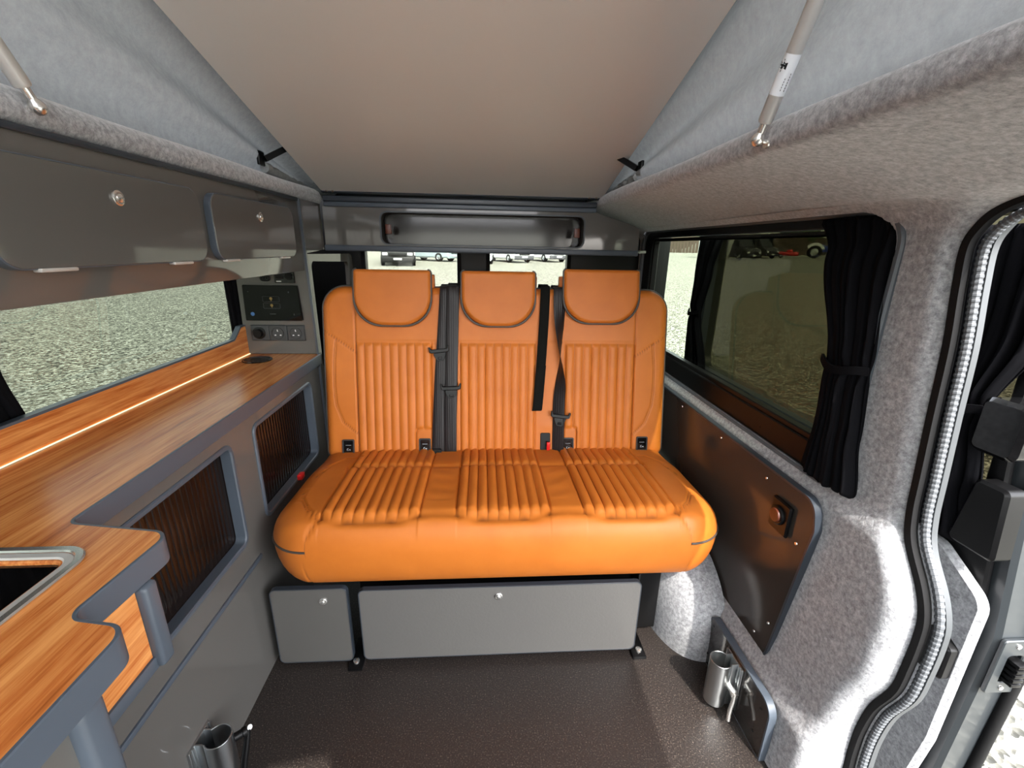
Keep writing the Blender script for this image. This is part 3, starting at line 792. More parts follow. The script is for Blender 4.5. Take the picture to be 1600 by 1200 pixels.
ribbon('webbing', [(-.112, 1.84, 1.105), (-.112, 1.79, 1.16), bko(-.113, tt(1.158), -.03), bko(-.114, tt(1.148), .012), bko(-.117, tt(1.05), .015), bko(-.122, tt(.86), .017), bko(-.124, tt(.77), .018), bko(-.128, tt(.65), .016), bko(-.129, tt(.535), .014), bko(-.129, tt(.505), .006)], .048, .0022, WEB, b2)
tongue(b2, -.124, .775, .024, .05)
b3 = empty('seat_belt', 'twisted dark grey belt beside the right headrest with a low tongue', 'seat belt', (.29, 1.6, .52), BG)
def tw(s): return -PI*float(sm(np.array((s-.30)/.40)))*.86
ribbon('webbing', [(.293, 1.84, 1.10), (.293, 1.79, 1.157), bko(.293, tt(1.155), -.03), bko(.293, tt(1.147), .012), bko(.293, tt(1.04), .015), bko(.298, tt(.90), .020), bko(.300, tt(.80), .026), bko(.296, tt(.72), .020), bko(.296, tt(.64), .018), bko(.296, tt(.535), .014), bko(.296, tt(.505), .006)], .048, .0022, WEB, b3, tw)
tongue(b3, .302, .665, .022, -.12)
st = empty('hanging_strap', 'plain black strap hanging between the middle headrest and the twisted belt', 'strap', (.21, 1.6, .69))
ribbon('webbing', [(.237, 1.84, 1.11), (.237, 1.79, 1.16), bko(.237, tt(1.158), -.02), bko(.237, tt(1.152), .012), bko(.234, tt(1.05), .014), bko(.226, tt(.90), .016), bko(.217, tt(.77), .018), bko(.211, tt(.70), .022), bko(.208, tt(.685), .018)], .037, .0024, DKFAB, st)
ribbon('folded_end', [bko(.224, tt(.86), .021), bko(.217, tt(.77), .023), bko(.211, tt(.70), .026), bko(.209, tt(.688), .024)], .038, .0026, DKFAB, st)

# ================================================================= drawers under the bench
def knob(par, loc, d, r=.011):
    k = lathe('knob', [(0, .0), (r, 0), (r, .003), (r*.85, .0045), (r*.72, .0045), (r*.66, .003), (r*.6, .003), (r*.55, .006), (r*.3, .008), (0, .0085)], loc, d, CHROME, par, 28); return k
def under_box(name, x0, x1, z0, z1, y, depth, lab, kx, kz, m_):
    U = empty(name, lab, 'drawer', ((x0+x1)/2, y, z0), 'grey storage boxes under the bench')
    oo = rrect(x0, x1, z0, z1, .018, 6)
    fr = prism('drawer_front', oo, 'y', y, y+.016, m_, U)
    band('edging', oo, 'y', y-.0005, y+.017, TRIMD, fr, wid=.002, proud=.0016)
    knob(fr, (kx, y-.0003, kz), (0, -1, 0), .0125)
    box('drawer_body', (x0+.012, x1-.012), (y+.016, y+depth), (z0+.012, z1-.04), LAM, U, .002)
under_box('under_seat_drawer', -.646, -.418, .015, .298, 1.128, .05, 'small square grey drawer front beside the kitchen cabinet', -.490, .253, LAM)
under_box('under_seat_drawer', -.380, .500, .028, .297, 1.118, .06, 'wide grey drawer front under the middle of the bench', .047, .262, LAMT)

# ================================================================= kitchen base cabinet
KC = empty('base_cabinet', 'long low grey kitchen cabinet with two dark shuttered openings', 'cabinet', (-.75, .8, 0))
op1 = rrect(.60, 1.120, .478, .790, .030, 8); op2 = rrect(1.232, 1.688, .478, .790, .030, 8)
prism('cabinet_front', [(.56, 0), (1.792, 0), (1.792, .83), (.56, .83)], 'x', -.690, -.673, LAM, KC, holes=[op1, op2])
prism('end_panel', [(-.95, 0), (-.673, 0), (-.673, .83), (-.95, .83)], 'y', 1.792, 1.806, LAM, KC)
for op, nm in ((op1, 'a'), (op2, 'b')):
    e_ = prism('opening_frame', offs(op if area2(op) > 0 else op[::-1], -.002), 'x', -.700, -.668, TRIM, KC, holes=[offs(op if area2(op) > 0 else op[::-1], .012)], ch=.003)
    ys_ = [p[0] for p in op]; y0, y1 = min(ys_)+.004, max(ys_)-.004
    G = []; nsl = int((y1-y0)/.018)+1
    yy = []; 
    for k in range(nsl):
        for q in (0, .06, .12, .5, .88, .94): yy.append((min(y0+(k+q)*.018, y1), q))
    row = lambda z: [(-.6985 if .1 < q < .9 else (-.6988 if q > 0 else -.6995), y, z) for y, q in yy]
    t_ = grid_obj('tambour_shutter', [row(z) for z in (.47, .63, .795)], TAMB, KC, ang=60)
    t_['label'] = 'glossy dark ribbed shutter'
box('lower_rail', (-.676, -.668), (.56, 1.17), (.388, .402), TRIM, KC, .002)
# deeper cooker section that steps out into the aisle
st1 = empty('cooker_cabinet', 'stepped grey cabinet end with a wood panel below the hob', 'cabinet', (-.6, .2, 0))
prism('side_wall', [(-.69, 0), (-.42, 0), (-.42, .832), (-.69, .832)], 'y', .375, .39, LAM, st1)
bm = bmesh.new(); add_box(bm, (-.69, -.492), (.39, .545), (.690, .832), .001); from_bm('wood_side', bm, WOOD, st1)
prism('wood_panel', rrect(.400, .535, .712, .832, .001, 2), 'x', -.492, -.486, WOOD, st1)
box('panel_post', (-.500, -.474), (.535, .562), (.690, .832), TRIM, st1, .007, 3)
box('panel_rail', (-.69, -.483), (.375, .555), (.690, .712), TRIM, st1, .003)
box('front_panel', (-.438, -.424), (-.4, .362), (0, .832), LAM, st1, .001)
box('corner_post', (-.455, -.414), (.352, .392), (0, .832), TRIM, st1, .012, 4)
# worktop
WT = empty('worktop', 'long wood-grain worktop with a wavy stepped front edge', 'worktop', (-.75, .8, .83))
wtp = rpoly([(-.93, -.45), (-.408, -.45), (-.412, .432), (-.492, .447), (-.480, .612), (-.655, .642), (-.662, 1.795), (-.93, 1.795)], [0, 0, .028, .022, .030, .020, .004, 0], 10)
hob_hole = rrect(-.895, -.560, .03, .570, .035, 8)
prism('top_surface', wtp, 'z', .832, .872, WOOD, WT, ch=.002, holes=[offs(hob_hole if area2(hob_hole) > 0 else hob_hole[::-1], .02)])
p_ = wtp if area2(wtp) > 0 else wtp[::-1]
prism('front_edging', offs(p_, -.003), 'z', .831, .8722, TRIM, WT, holes=[offs(p_, .0035)], ch=.0015)
US = empty('upstand', 'wood-grain splash strip under the kitchen window with a blue-grey cap', 'upstand', (-.94, .8, .872))
prism('upstand_board', rpoly([(-.45, .872), (1.79, .872), (1.79, .985), (1.755, .985), (1.70, .944), (-.45, .944)], [0, 0, .004, .012, .03, 0], 6), 'x', -.950, -.935, WOOD, US)
cap = rpoly([(1.79, .985), (1.755, .985), (1.70, .944), (-.45, .944)], [0, .012, .03, 0], 8)[0:]
sweep('cap_strip', [(-.9435, y, z+.002) for y, z in cap], [(-.003, -.0095), (.003, -.0095), (.003, .0095), (-.003, .0095)], TRIM, US, upv=(1, 0, 0))
tag(box('led_strip', (-.9345, -.9308), (-.45, 1.788), (.8725, .8748), LED, None, .001), 'thin lit strip along the back of the wood worktop', 'light strip')
# hob / sink unit
HS = empty('hob_unit', 'recessed hob with black glass lid and chrome rim, cut by the photo edge', 'hob', (-.72, .3, .872))
hh = hob_hole if area2(hob_hole) > 0 else hob_hole[::-1]
prism('chrome_rim', offs(hh, -.008), 'z', .8725, .8775, CHROME, HS, holes=[offs(hh, .004)], ch=.002)
prism('inner_rim', offs(hh, .003), 'z', .860, .8745, STEEL, HS, holes=[offs(hh, .016)], ch=.002)
prism('glass_lid', offs(hh, .012), 'z', .862, .8665, LIDGL, HS, ch=.001)
# pop-up socket in the worktop
PU = empty('socket_puck', 'round black pop-up socket cap set in the far end of the worktop', 'socket', (-.857, 1.685, .872))
lathe('outer_ring', [(.045, 0), (.052, 0), (.053, .002), (.051, .0042), (.044, .0042), (.044, 0)], (-.857, 1.685, .872), (0, 0, 1), GLOSSB, PU, 40, closed=True)
lathe('cap_disc', [(0, 0), (.0435, 0), (.0435, .003), (.042, .0038), (.02, .0038), (.0195, .003), (.012, .003), (.0115, .0038), (0, .0038)], (-.857, 1.685, .872), (0, 0, 1), BLACK, PU, 40)
bm = bmesh.new()
for k in range(12):
    a = 2*PI*k/12; c = Vector((-.857+.032*math.cos(a), 1.685+.032*math.sin(a), .876)); add_box(bm, (c.x-.003, c.x+.003), (c.y-.0015, c.y+.0015), (.8755, .8764))
from_bm('ring_marks', bm, mat('dim_mark', srgb(95, 92, 88), .5), PU)

# ================================================================= tall control unit
TU = empty('control_panel_unit', 'grey upright panel at the end of the worktop carrying the screen', 'panel', (-.8, 1.8, .87))
prism('front_panel', [(-.955, .873), (-.667, .873), (-.676, 1.456), (-.938, 1.456), (-.945, 1.0)], 'y', 1.790, 1.808, LAM, TU)
TR_ = [(-.668, .0), (-.668, .873), (-.677, 1.456)]
sweep('corner_edging', [(x, 1.790, z) for x, z in TR_], [(-.004, -.004), (.004, -.004), (.004, .004), (-.004, .004)], TRIM, TU)
on = rpoly([(1.845, .80), (2.30, .80), (2.33, 1.215), (1.835, 1.232)], .025, 6)
o_ = prism('side_panel', rpoly([(1.80, 0), (2.41, 0), (2.41, 1.255), (1.80, 1.262)], [0, 0, .05, 0], 6), 'x', -.690, -.672, LAM, TU, holes=[on])
band('opening_edging', on, 'x', -.690, -.670, TRIM, TU, wid=-.001, proud=.006) if False else None
prism('return_panel', [(1.80, 1.262), (2.0, 1.275), (2.0, 1.456), (1.80, 1.456)], 'x', -.690, -.672, LAM, TU)
box('back_liner', (-1.0, -.94), (1.82, 2.41), (.6, 1.40), BLACK, TU, .002)
# screen
DS = empty('display_screen', 'black touch screen with two yellow lamp icons on the upright panel', 'screen', (-.81, 1.785, 1.01))
prism('screen_body', rpoly([(-.922, 1.008), (-.708, 1.008), (-.714, 1.144), (-.918, 1.144)], .004, 4), 'y', 1.776, 1.790, SCREEN, DS)
def outline2(name, x0, x1, z0, z1, y, m_, par, r=.0006):
    return sweep(name, [(a, y, b_) for a, b_ in rrect(x0, x1, z0, z1, .003, 4)], r, m_, par, closed=True)
for z in (1.092, 1.066):
    outline2('icon_frame', -.848, -.786, z-.010, z+.010, 1.7757, ICONW, DS)
    bm = bmesh.new(); merge(bm, lathe_bm([(0, 0), (.0055, 0), (.0055, .0006), (0, .0006)], 16, facing((-.817, 1.7762, z+.002), (0, -1, 0)))); add_box(bm, (-.8185, -.8155), (1.7755, 1.7762), (z-.008, z-.003))
    from_bm('lamp_icon', bm, ICONY, DS)
lathe('home_icon', [(0, 0), (.0075, 0), (.0075, .0006), (0, .0006)], (-.893, 1.7762, 1.034), (0, -1, 0), ICONB, DS, 20)
bm = bmesh.new()
bm.free(); IG = mat('icon_grey', srgb(70, 74, 78), .5)
for ic in (((-.828, -.806), (1.0335, 1.0355)), ((-.738, -.736), (1.030, 1.036)), ((-.750, -.747), (1.116, 1.121)), ((-.900, -.897), (1.118, 1.120))):
    box('screen_icon', ic[0], (1.7755, 1.7762), ic[1], IG, DS, 0)
# sockets
def plate3(x0, x1, z0, z1, n_, par):
    w_ = (x1-x0)/n_
    for k in range(n_):
        prism('face_plate', rrect(x0+k*w_+.0006, x0+(k+1)*w_-.0006, z0, z1, .003, 3), 'y', 1.781, 1.790, mat('plate_grey', srgb(56, 58, 60), .4) if not bpy.data.materials.get('plate_grey') else bpy.data.materials['plate_grey'], par, ch=.003)
SP = empty('socket_plate', 'triple dark plate with dimmer knob and two mains sockets under the screen', 'socket', (-.81, 1.785, .925))
plate3(-.914, -.707, .927, .990, 3, SP)
cxs = [-.914+.0345+.069*k for k in range(3)]
lathe('dimmer_knob', [(0, 0), (.024, 0), (.024, .003), (.017, .004), (.016, .016), (.0145, .018), (0, .018)], (cxs[0]-.002, 1.781, .9585), (0, -1, 0), BLACK, SP, 30)
for c in cxs[1:]:
    q = lathe('socket_face', [(0, .0), (.0215, 0), (.0225, .001), (.0225, .002), (0, .002)], (c, 1.781, .9585), (0, -1, 0), bpy.data.materials['plate_grey'], SP, 30)
    bm = bmesh.new(); add_box(bm, (c-.0015, c+.0015), (1.778, 1.7792), (.966, .973)); add_box(bm, (c-.001, c+.003), (1.778, 1.7792), (.965, .9665))
    add_box(bm, (c-.0125, c-.0065), (1.778, 1.7792), (.949, .9525)); add_box(bm, (c+.0075, c+.0135), (1.778, 1.7792), (.949, .9525))
    from_bm('pin_marks', bm, WHITEP, q)
    sweep('socket_ring', [(c+.0222*math.cos(t*PI/15), 1.7785, .9585+.0222*math.sin(t*PI/15)) for t in range(30)], .0006, BLACK, q, closed=True)
SU = empty('switch_plate', 'small black switch module tucked under the overhead cupboard', 'switch', (-.76, 1.785, 1.155))
prism('module_plate', rrect(-.797, -.722, 1.152, 1.198, .003, 3), 'y', 1.782, 1.790, GLOSSB, SU)
box('module_socket', (-.792, -.762), (1.777, 1.783), (1.168, 1.194), BLACK, SU, .002)
lathe('module_dial', [(0, 0), (.014, 0), (.013, .006), (0, .006)], (-.742, 1.782, 1.178), (0, -1, 0), BLACK, SU, 24)
box('status_light', (-.790, -.772), (1.7805, 1.782), (1.157, 1.1605), WHITEP, SU, .0004)
S2 = empty('shaver_socket', 'oval black two-hole socket on the grey upright panel', 'socket', (-.83, 1.785, 1.16))
prism('oval_body', rrect(-.853, -.812, 1.158, 1.183, .012, 8), 'y', 1.782, 1.790, BLACK, S2, ch=.003)
for dx in (-.009, .009): lathe('socket_hole', [(.003, 0), (.0055, 0), (.0055, .002), (.003, .002)], (-.8325+dx, 1.7822, 1.1705), (0, -1, 0), GLOSSB, S2, 16, closed=True)

# ================================================================= overhead cupboards
OC = empty('overhead_cabinet', 'long grey overhead cabinet above the kitchen window', 'cabinet', (-.83, .8, 1.2))
bm = bmesh.new(); add_box(bm, (-1.0, -.682), (-.45, 1.788), (1.200, 1.458), .002); from_bm('cabinet_body', bm, LAM, OC)
box('top_rail', (-.684, -.676), (-.45, 1.788), (1.448, 1.459), TRIMD, OC, .002)
for y0, y1, ky in ((.672, 1.158, .909), (1.203, 1.690, 1.446)):
    oo = rrect(y0, y1, 1.256, 1.414, .036, 8)
    d_ = prism('cabinet_door', oo, 'x', -.682, -.664, LAM, OC, ch=.001)
    band('edging', oo, 'x', -.6815, -.6655, TRIM, d_, wid=.002, proud=.002)
    d_['label'] = 'large cupboard door' if y0 < 1 else 'smaller looking far cupboard door'
    knob(d_, (-.6635, ky, 1.372), (1, 0, 0), .0135)
    for hy in (y0+.085, y1-.10) if y0 < 1 else (y0+.06, y1-.10):
        box('hinge', (-.674, -.660), (hy-.032, hy+.032), (1.2500, 1.2562), STEEL, d_, .002)
# ================================================================= curtains
def curtain(name, xf, yc, z0, z1, ztie, lab, grp, nple=7, amp=.012, seed=0, front=1, topf=None):
    """yc(z) -> (y0, y1); xf(z) base x"""
    C = empty(name, lab, 'curtain', (xf(z0), sum(yc(z0))/2, z0), grp)
    G = []; NZ = 60; NY = nple*14
    for i in range(NZ):
        z = z1+(z0-z1)*i/(NZ-1); y0, y1 = yc(z); row = []
        tie = math.exp(-((z-ztie)/.02)**2) if ztie else 0
        ga = math.exp(-((z-z1)/.02)**2)*.6+math.exp(-((z-z0)/.03)**2)*.25
        for j in range(NY):
            u = j/(NY-1)
            ph = 2*PI*nple*u+.5*math.sin(z*9+u*5+seed)
            a = amp*(1-.5*tie)*(.75+.35*math.sin(u*17+seed))
            x = xf(z)+front*(a*math.sin(ph)+.35*a*math.sin(2.3*ph+z*6+seed))+front*(-.006)*tie*0
            x -= front*.018*math.sin(PI*u)*(1-tie*.2)
            if ga > .3: x += front*.004*math.sin(ph*2.5+z*300)
            yy_ = y0+(y1-y0)*u+.003*math.sin(ph+1); zz_ = z
            if topf: zz_ = min(z, topf(yy_))
            row.append((x, yy_, zz_+.004*math.sin(ph*1.0+2)*(i == NZ-1)))
        G.append(row)
    grid_obj('fabric', G, FABRIC, C, solid=.0018, ang=80)
    if ztie:
        y0, y1 = yc(ztie)
        pth = [(xf(ztie)-front*(.010+.024*math.sin(PI*k/12)), y0-.004+(y1-y0+.008)*k/12, ztie+.006*math.cos(k*.5)) for k in range(13)]
        sweep('tieback', pth, [(-.0025, -.009), (.0025, -.009), (.0025, .009), (-.0025, .009)], FABRIC, C, upv=(0, 0, 1))
    return C
def lerp_y(tab):
    def f(z):
        for (za, a0, a1), (zb, b0, b1) in zip(tab, tab[1:]):
            if za >= z >= zb:
                t = (za-z)/(za-zb+1e-9); t = t*t*(3-2*t); return (a0+(b0-a0)*t, a1+(b1-a1)*t)
        return tab[0][1:] if z > tab[0][0] else tab[-1][1:]
    return f
CG = 'black curtains on the van windows'
curtain('curtain', lambda z: .826+.014*float(sm(np.array((z-1.28)/.08))), lerp_y([(1.378, .888, 1.110), (1.30, .880, 1.060), (1.06, .858, .985), (.90, .845, .975), (.775, .822, .985)]), .775, 1.378, 1.055, 'black gathered curtain tied back at the front end of the right window', CG, 7, .010, 1, 1, lambda y: 1.378 if y > .955 else 1.308+math.sqrt(max(.0, .070**2-(.955-y)**2)))
curtain('curtain', lambda z: -.972, lerp_y([(1.33, .45, .935), (1.16, .45, .925), (1.06, .5, .912), (.88, .5, .945)]), .88, 1.33, None, 'black curtain at the near end of the kitchen window, cut by the left photo edge', CG, 12, .010, 2, -1)
curtain('curtain', lambda z: -.975, lerp_y([(1.33, 1.765, 1.87), (.88, 1.770, 1.87)]), .88, 1.33, None, 'narrow black curtain between the kitchen window and the screen panel', CG, 5, .008, 3, -1)

# right window ------------------------------------------------------
W2 = empty('window_2', loc=(.84, 1.6, .76)); W2['kind'] = 'structure'
wo = rrect(.865, 2.38, .748, 1.397, .085, 10)
prism('window_gasket', wo, 'x', .826, .846, mat('gasket_grey', srgb(84, 90, 96), .45), W2, holes=[offs(wo if area2(wo) > 0 else wo[::-1], .016)], ch=.004)
prism('window_frame', offs(wo if area2(wo) > 0 else wo[::-1], .012), 'x', .842, .872, BLACK, W2, holes=[rrect(.95, 2.27, .835, 1.357, .03)], ch=.003)
prism('frame_step', offs(wo if area2(wo) > 0 else wo[::-1], .05), 'x', .850, .878, BLACK, W2, holes=[rrect(.96, 2.26, .850, 1.350, .025)], ch=.003)
prism('window_pane', rrect(.94, 2.30, .83, 1.37, .03), 'x', .880, .885, GL_SIDE, W2, ch=0)
for y, z in ((1.2, .79), (1.55, .79), (1.9, .79), (1.25, 1.372), (1.7, 1.372), (2.1, 1.372)):
    lathe('screw', [(0, 0), (.005, 0), (.004, .002), (0, .002)], (.843, y, z), (-1, 0, 0), BLACK, W2, 12)

# side panel ---------------------------------------------------------
SPN = empty('side_panel', 'large glossy brown-grey panel under the right window', 'panel', (.8, 1.3, .2))
sp = rpoly([(2.15, .730), (.872, .733), (.856, .665), (.915, .205), (2.15, .205)], [0, .045, .03, .03, 0], 8)
prism('panel_board', sp, 'x', .787, .794, SIDEP, SPN, ch=.001)
band('edging', sp, 'x', .7865, .806, TRIMD, SPN, wid=.004, proud=.003)
for y, z in ((1.05, .70), (.898, .60), (.925, .32), (.97, .245), (1.30, .71), (1.6, .71)):
    lathe('screw', [(0, 0), (.0045, 0), (.0035, .002), (0, .002)], (.7868, y, z), (-1, 0, 0), CHROME, SPN, 12)
PS = empty('power_outlet', 'square black outlet plate with a round brown cap on the side panel', 'socket', (.79, .965, .635))
prism('outlet_plate', rrect(.925, .998, .592, .682, .006, 4), 'x', .775, .787, BLACK, PS, ch=.004)
lathe('outlet_ring', [(.018, 0), (.026, 0), (.026, .004), (.023, .007), (.018, .007)], (.775, .964, .640), (-1, 0, 0), BLACK, PS, 30, closed=True)
lathe('outlet_cap', [(0, 0), (.0185, 0), (.0185, .010), (.017, .012), (0, .0125)], (.775, .964, .640), (-1, 0, 0), BROWNP, PS, 30)

# table leg mounts ----------------------------------------------------
def mount(xw, s, yc, zt, lab, plate):
    """s: +1 when the wall is on the +x side"""
    T = empty('table_leg_mount', lab, 'table leg mount', (xw, yc, 0), 'aluminium clamps for the table leg')
    X = lambda d: xw-s*d
    r = .030; cx = X(.047)
    # C-shaped tube with neck and flange
    th = [rad(a) for a in range(32, 329, 9)]
    out = [(cx+s*r*math.cos(t), yc+r*math.sin(t)) for t in th]; inn = [(cx+s*(r-.003)*math.cos(t), yc+(r-.003)*math.sin(t)) for t in reversed(th)]
    prism('tube', out+inn, 'z', zt-.150, zt, ALU, T, ch=.0006)
    bm = bmesh.new()
    for dy in (-1, 1): add_box(bm, tuple(sorted((X(.003), X(.023)))), tuple(sorted((yc+dy*.016, yc+dy*.0195))), (zt-.150, zt), .0005)
    add_box(bm, tuple(sorted((X(.0), X(.006)))), (yc-.040, yc+.040), (zt-.150, zt), .0015)
    for dy in (-.036, -.026, .026, .036): add_box(bm, tuple(sorted((X(.006), X(.009)))), (yc+dy-.0025, yc+dy+.0025), (zt-.150, zt), .0008)
    from_bm('flange', bm, ALU, T)
    # clamp lever
    m_ = BLACK if not plate else CHROME; e = 1 if plate else -1
    if plate:
        lathe('clamp_screw', [(0, 0), (.009, 0), (.009, .024), (.011, .026), (.011, .034), (0, .035)], (X(.022), yc-.018, zt-.075), (0, -1, 0), m_, T, 20)
        L_ = [(X(.022), yc-.050, zt-.072), (X(.026), yc-.054, zt-.095), (X(.034), yc-.060, zt-.125), (X(.038), yc-.066, zt-.150)]
    else:
        lathe('clamp_screw', [(0, 0), (.010, 0), (.010, .016), (.012, .018), (.012, .026), (0, .027)], (X(.072), yc+.016, zt-.030), (-s*.8, .6, 0), m_, T, 20)
        L_ = [(X(.094), yc+.034, zt-.028), (X(.094), yc+.022, zt-.055), (X(.092), yc+.008, zt-.085), (X(.090), yc-.006, zt-.120)]
        lathe('lever_cap', [(0, 0), (.006, 0), (.006, .002), (0, .003)], (X(.098), yc+.036, zt-.026), (-s*.7, -.3, .6), WHITEP, T, 14)
    sweep('clamp_lever', catmull(L_, 5), .0058 if plate else .0075, m_, T)
    return T
mount(-.673, -1, .79, .185, 'aluminium table leg clamp on the foot of the kitchen cabinet', False)
# the right one sits on a backing plate
BP = empty('backing_plate', 'low glossy black board with rounded corners standing along the right wall', 'backing plate', (.74, .95, 0))
bpo = rpoly([(1.100, .0), (1.092, .182), (.79, .182), (.79, .0)], [0, .022, .035, 0], 8)
prism('board', bpo, 'x', .734, .748, mat('gloss_dark_board', srgb(46, 42, 40), .08, coat=.4), BP, ch=.001)
band('edging', bpo, 'x', .7335, .754, TRIM, BP, wid=.002, proud=.004)
for y, z in ((1.075, .155), (1.08, .04), (.83, .05), (.82, .145)): lathe('screw', [(0, 0), (.004, 0), (.003, .0015), (0, .002)], (.7338, y, z), (-1, 0, 0), BLACK, BP, 12)
mount(.734, 1, .945, .172, 'aluminium table leg clamp on the glossy board by the right wall', True)

# door seal ------------------------------------------------------------
DSL = empty('door_seal', 'ribbed rubber seal running round the door opening edge', 'door seal', (.85, .65, 0))
sp_ = catmull([(.858, y-.004, z) for y, z in seal_yz], 2)
sp_ = [p for p in sp_]
# dark flange
sweep('flange', sp_, [(-.006, -.010), (.008, -.010), (.008, .004), (.004, .010), (-.006, .010)], RUBBER, DSL, upv=(1, 0, 0))
bm = bmesh.new()
# ribbed bulb: fine rings along the path
dense = []
for a, b_ in zip(sp_, sp_[1:]):
    k = max(1, int((b_-a).length/.0016))
    for j in range(k): dense.append(a+(b_-a)*j/k)
rings = []
for i, p in enumerate(dense):
    t = (dense[min(i+1, len(dense)-1)]-dense[max(i-1, 0)]).normalized(); s_ = t.cross(Vector((1, 0, 0))).normalized(); u_ = s_.cross(t)
    c = p+Vector((.012, 0, 0))+s_*.017
    rr = .0085 if (i//3) % 2 else .0074
    rings.append([bm.verts.new(c+s_*rr*math.cos(q*2*PI/10)+u_*rr*math.sin(q*2*PI/10)) for q in range(10)])
for r0, r1 in zip(rings, rings[1:]):
    for j in range(10): bm.faces.new((r0[j-1], r0[j], r1[j], r1[j-1]))
bmesh.ops.recalc_face_normals(bm, faces=bm.faces)
from_bm('ribbed_bulb', bm, SEALG, DSL, ang=20)
sweep('outer_lip', [p+Vector((.022, -.024, 0)) for p in sp_], [(-.0025, -.006), (.0025, -.006), (.0025, .006), (-.0025, .006)], mat('seal_lip', srgb(62, 65, 68), .45), DSL, upv=(1, 0, 0))

# sliding door, open, outside -------------------------------------------
DR = empty('door_1', loc=(1.07, 1.4, -.2)); DR['kind'] = 'structure'
do = rpoly([(.655, -.25), (.640, .55), (.700, 1.0), (.730, 1.47), (2.14, 1.47), (2.14, -.25)], [.05, .1, .1, .08, .08, .05], 8)
dw = rpoly([(.745, .765), (.775, 1.385), (2.06, 1.385), (2.06, .765)], .05, 6)
prism('door_shell', do, 'x', 1.045, 1.125, METALP, DR, holes=[dw], ch=.008)
prism('door_inner_frame', offs(do if area2(do) > 0 else do[::-1], .03), 'x', 1.030, 1.046, BLACK, DR, holes=[dw], ch=.004)
prism('door_glass', offs(dw if area2(dw) > 0 else dw[::-1], -.015), 'x', 1.085, 1.090, GL_DOOR, DR, ch=0)
dp = rpoly([(.690, -.12), (.655, .25), (.655, .630), (.765, .700), (2.08, .690), (2.08, -.12)], [.03, .1, .05, .04, .04, .03], 8)
G = None
prism('door_lining', dp, 'x', 1.006, 1.031, FELT, DR, ch=.008)
hd = empty('door_handle'); hd.parent = DR
prism('door_handle_housing', rrect(.670, .752, .935, 1.045, .018, 6), 'x', .965, 1.03, GLOSSB, DR, ch=.008)
bpy.data.objects.remove(hd)
prism('lock_cover', rpoly([(.660, .725), (.675, .875), (.735, .875), (.752, .725)], .012, 4), 'x', .99, 1.035, BLACK, DR, ch=.006)
prism('door_pull', rpoly([(.665, .42), (.665, .50), (.72, .53), (.72, .41)], .01, 4), 'x', .985, 1.01, BLACK, DR, ch=.004)
# latch plate on the door's leading edge
bm = prism_bm(rrect(1.050, 1.118, .42, .56, .008, 4), 'y', .632, .641, holes=[rrect(1.072, 1.104, .45, .52, .006, 3)], ch=.002)
lt = from_bm('latch_plate', bm, METALP, DR)
bm = bmesh.new()
for k in range(5): add_box(bm, (1.078, 1.102), (.615, .645), (.455+k*.012, .463+k*.012), .002)
from_bm('latch_tongue', bm, BLACK, lt)
for z in (.435, .545): lathe('latch_screw', [(0, 0), (.006, 0), (.005, .003), (0, .003)], (1.084, .633, z), (0, -1, 0), CHROME, lt, 14)
sweep('edge_rubber', [(1.122, y, z) for y, z in ((.66, -.24), (.643, .1), (.636, .55), (.665, .8), (.693, 1.0), (.72, 1.35))], .012, RUBBER, DR)
curtain('curtain', lambda z: 1.012, lerp_y([(1.36, .705, .99), (1.16, .72, .93), (1.0, .770, .88), (.84, .735, .93), (.72, .70, .96)]), .72, 1.36, 1.0, 'black curtain tied on the open sliding door at the right photo edge', CG, 8, .012, 5)
curtain('curtain', lambda z: 1.012, lerp_y([(1.375, 1.90, 2.10), (1.22, 1.95, 2.11), (1.02, 2.01, 2.10), (.76, 1.90, 2.10)]), .76, 1.375, 1.02, 'black tied curtain of the sliding door seen through the right window', CG, 6, .010, 6)

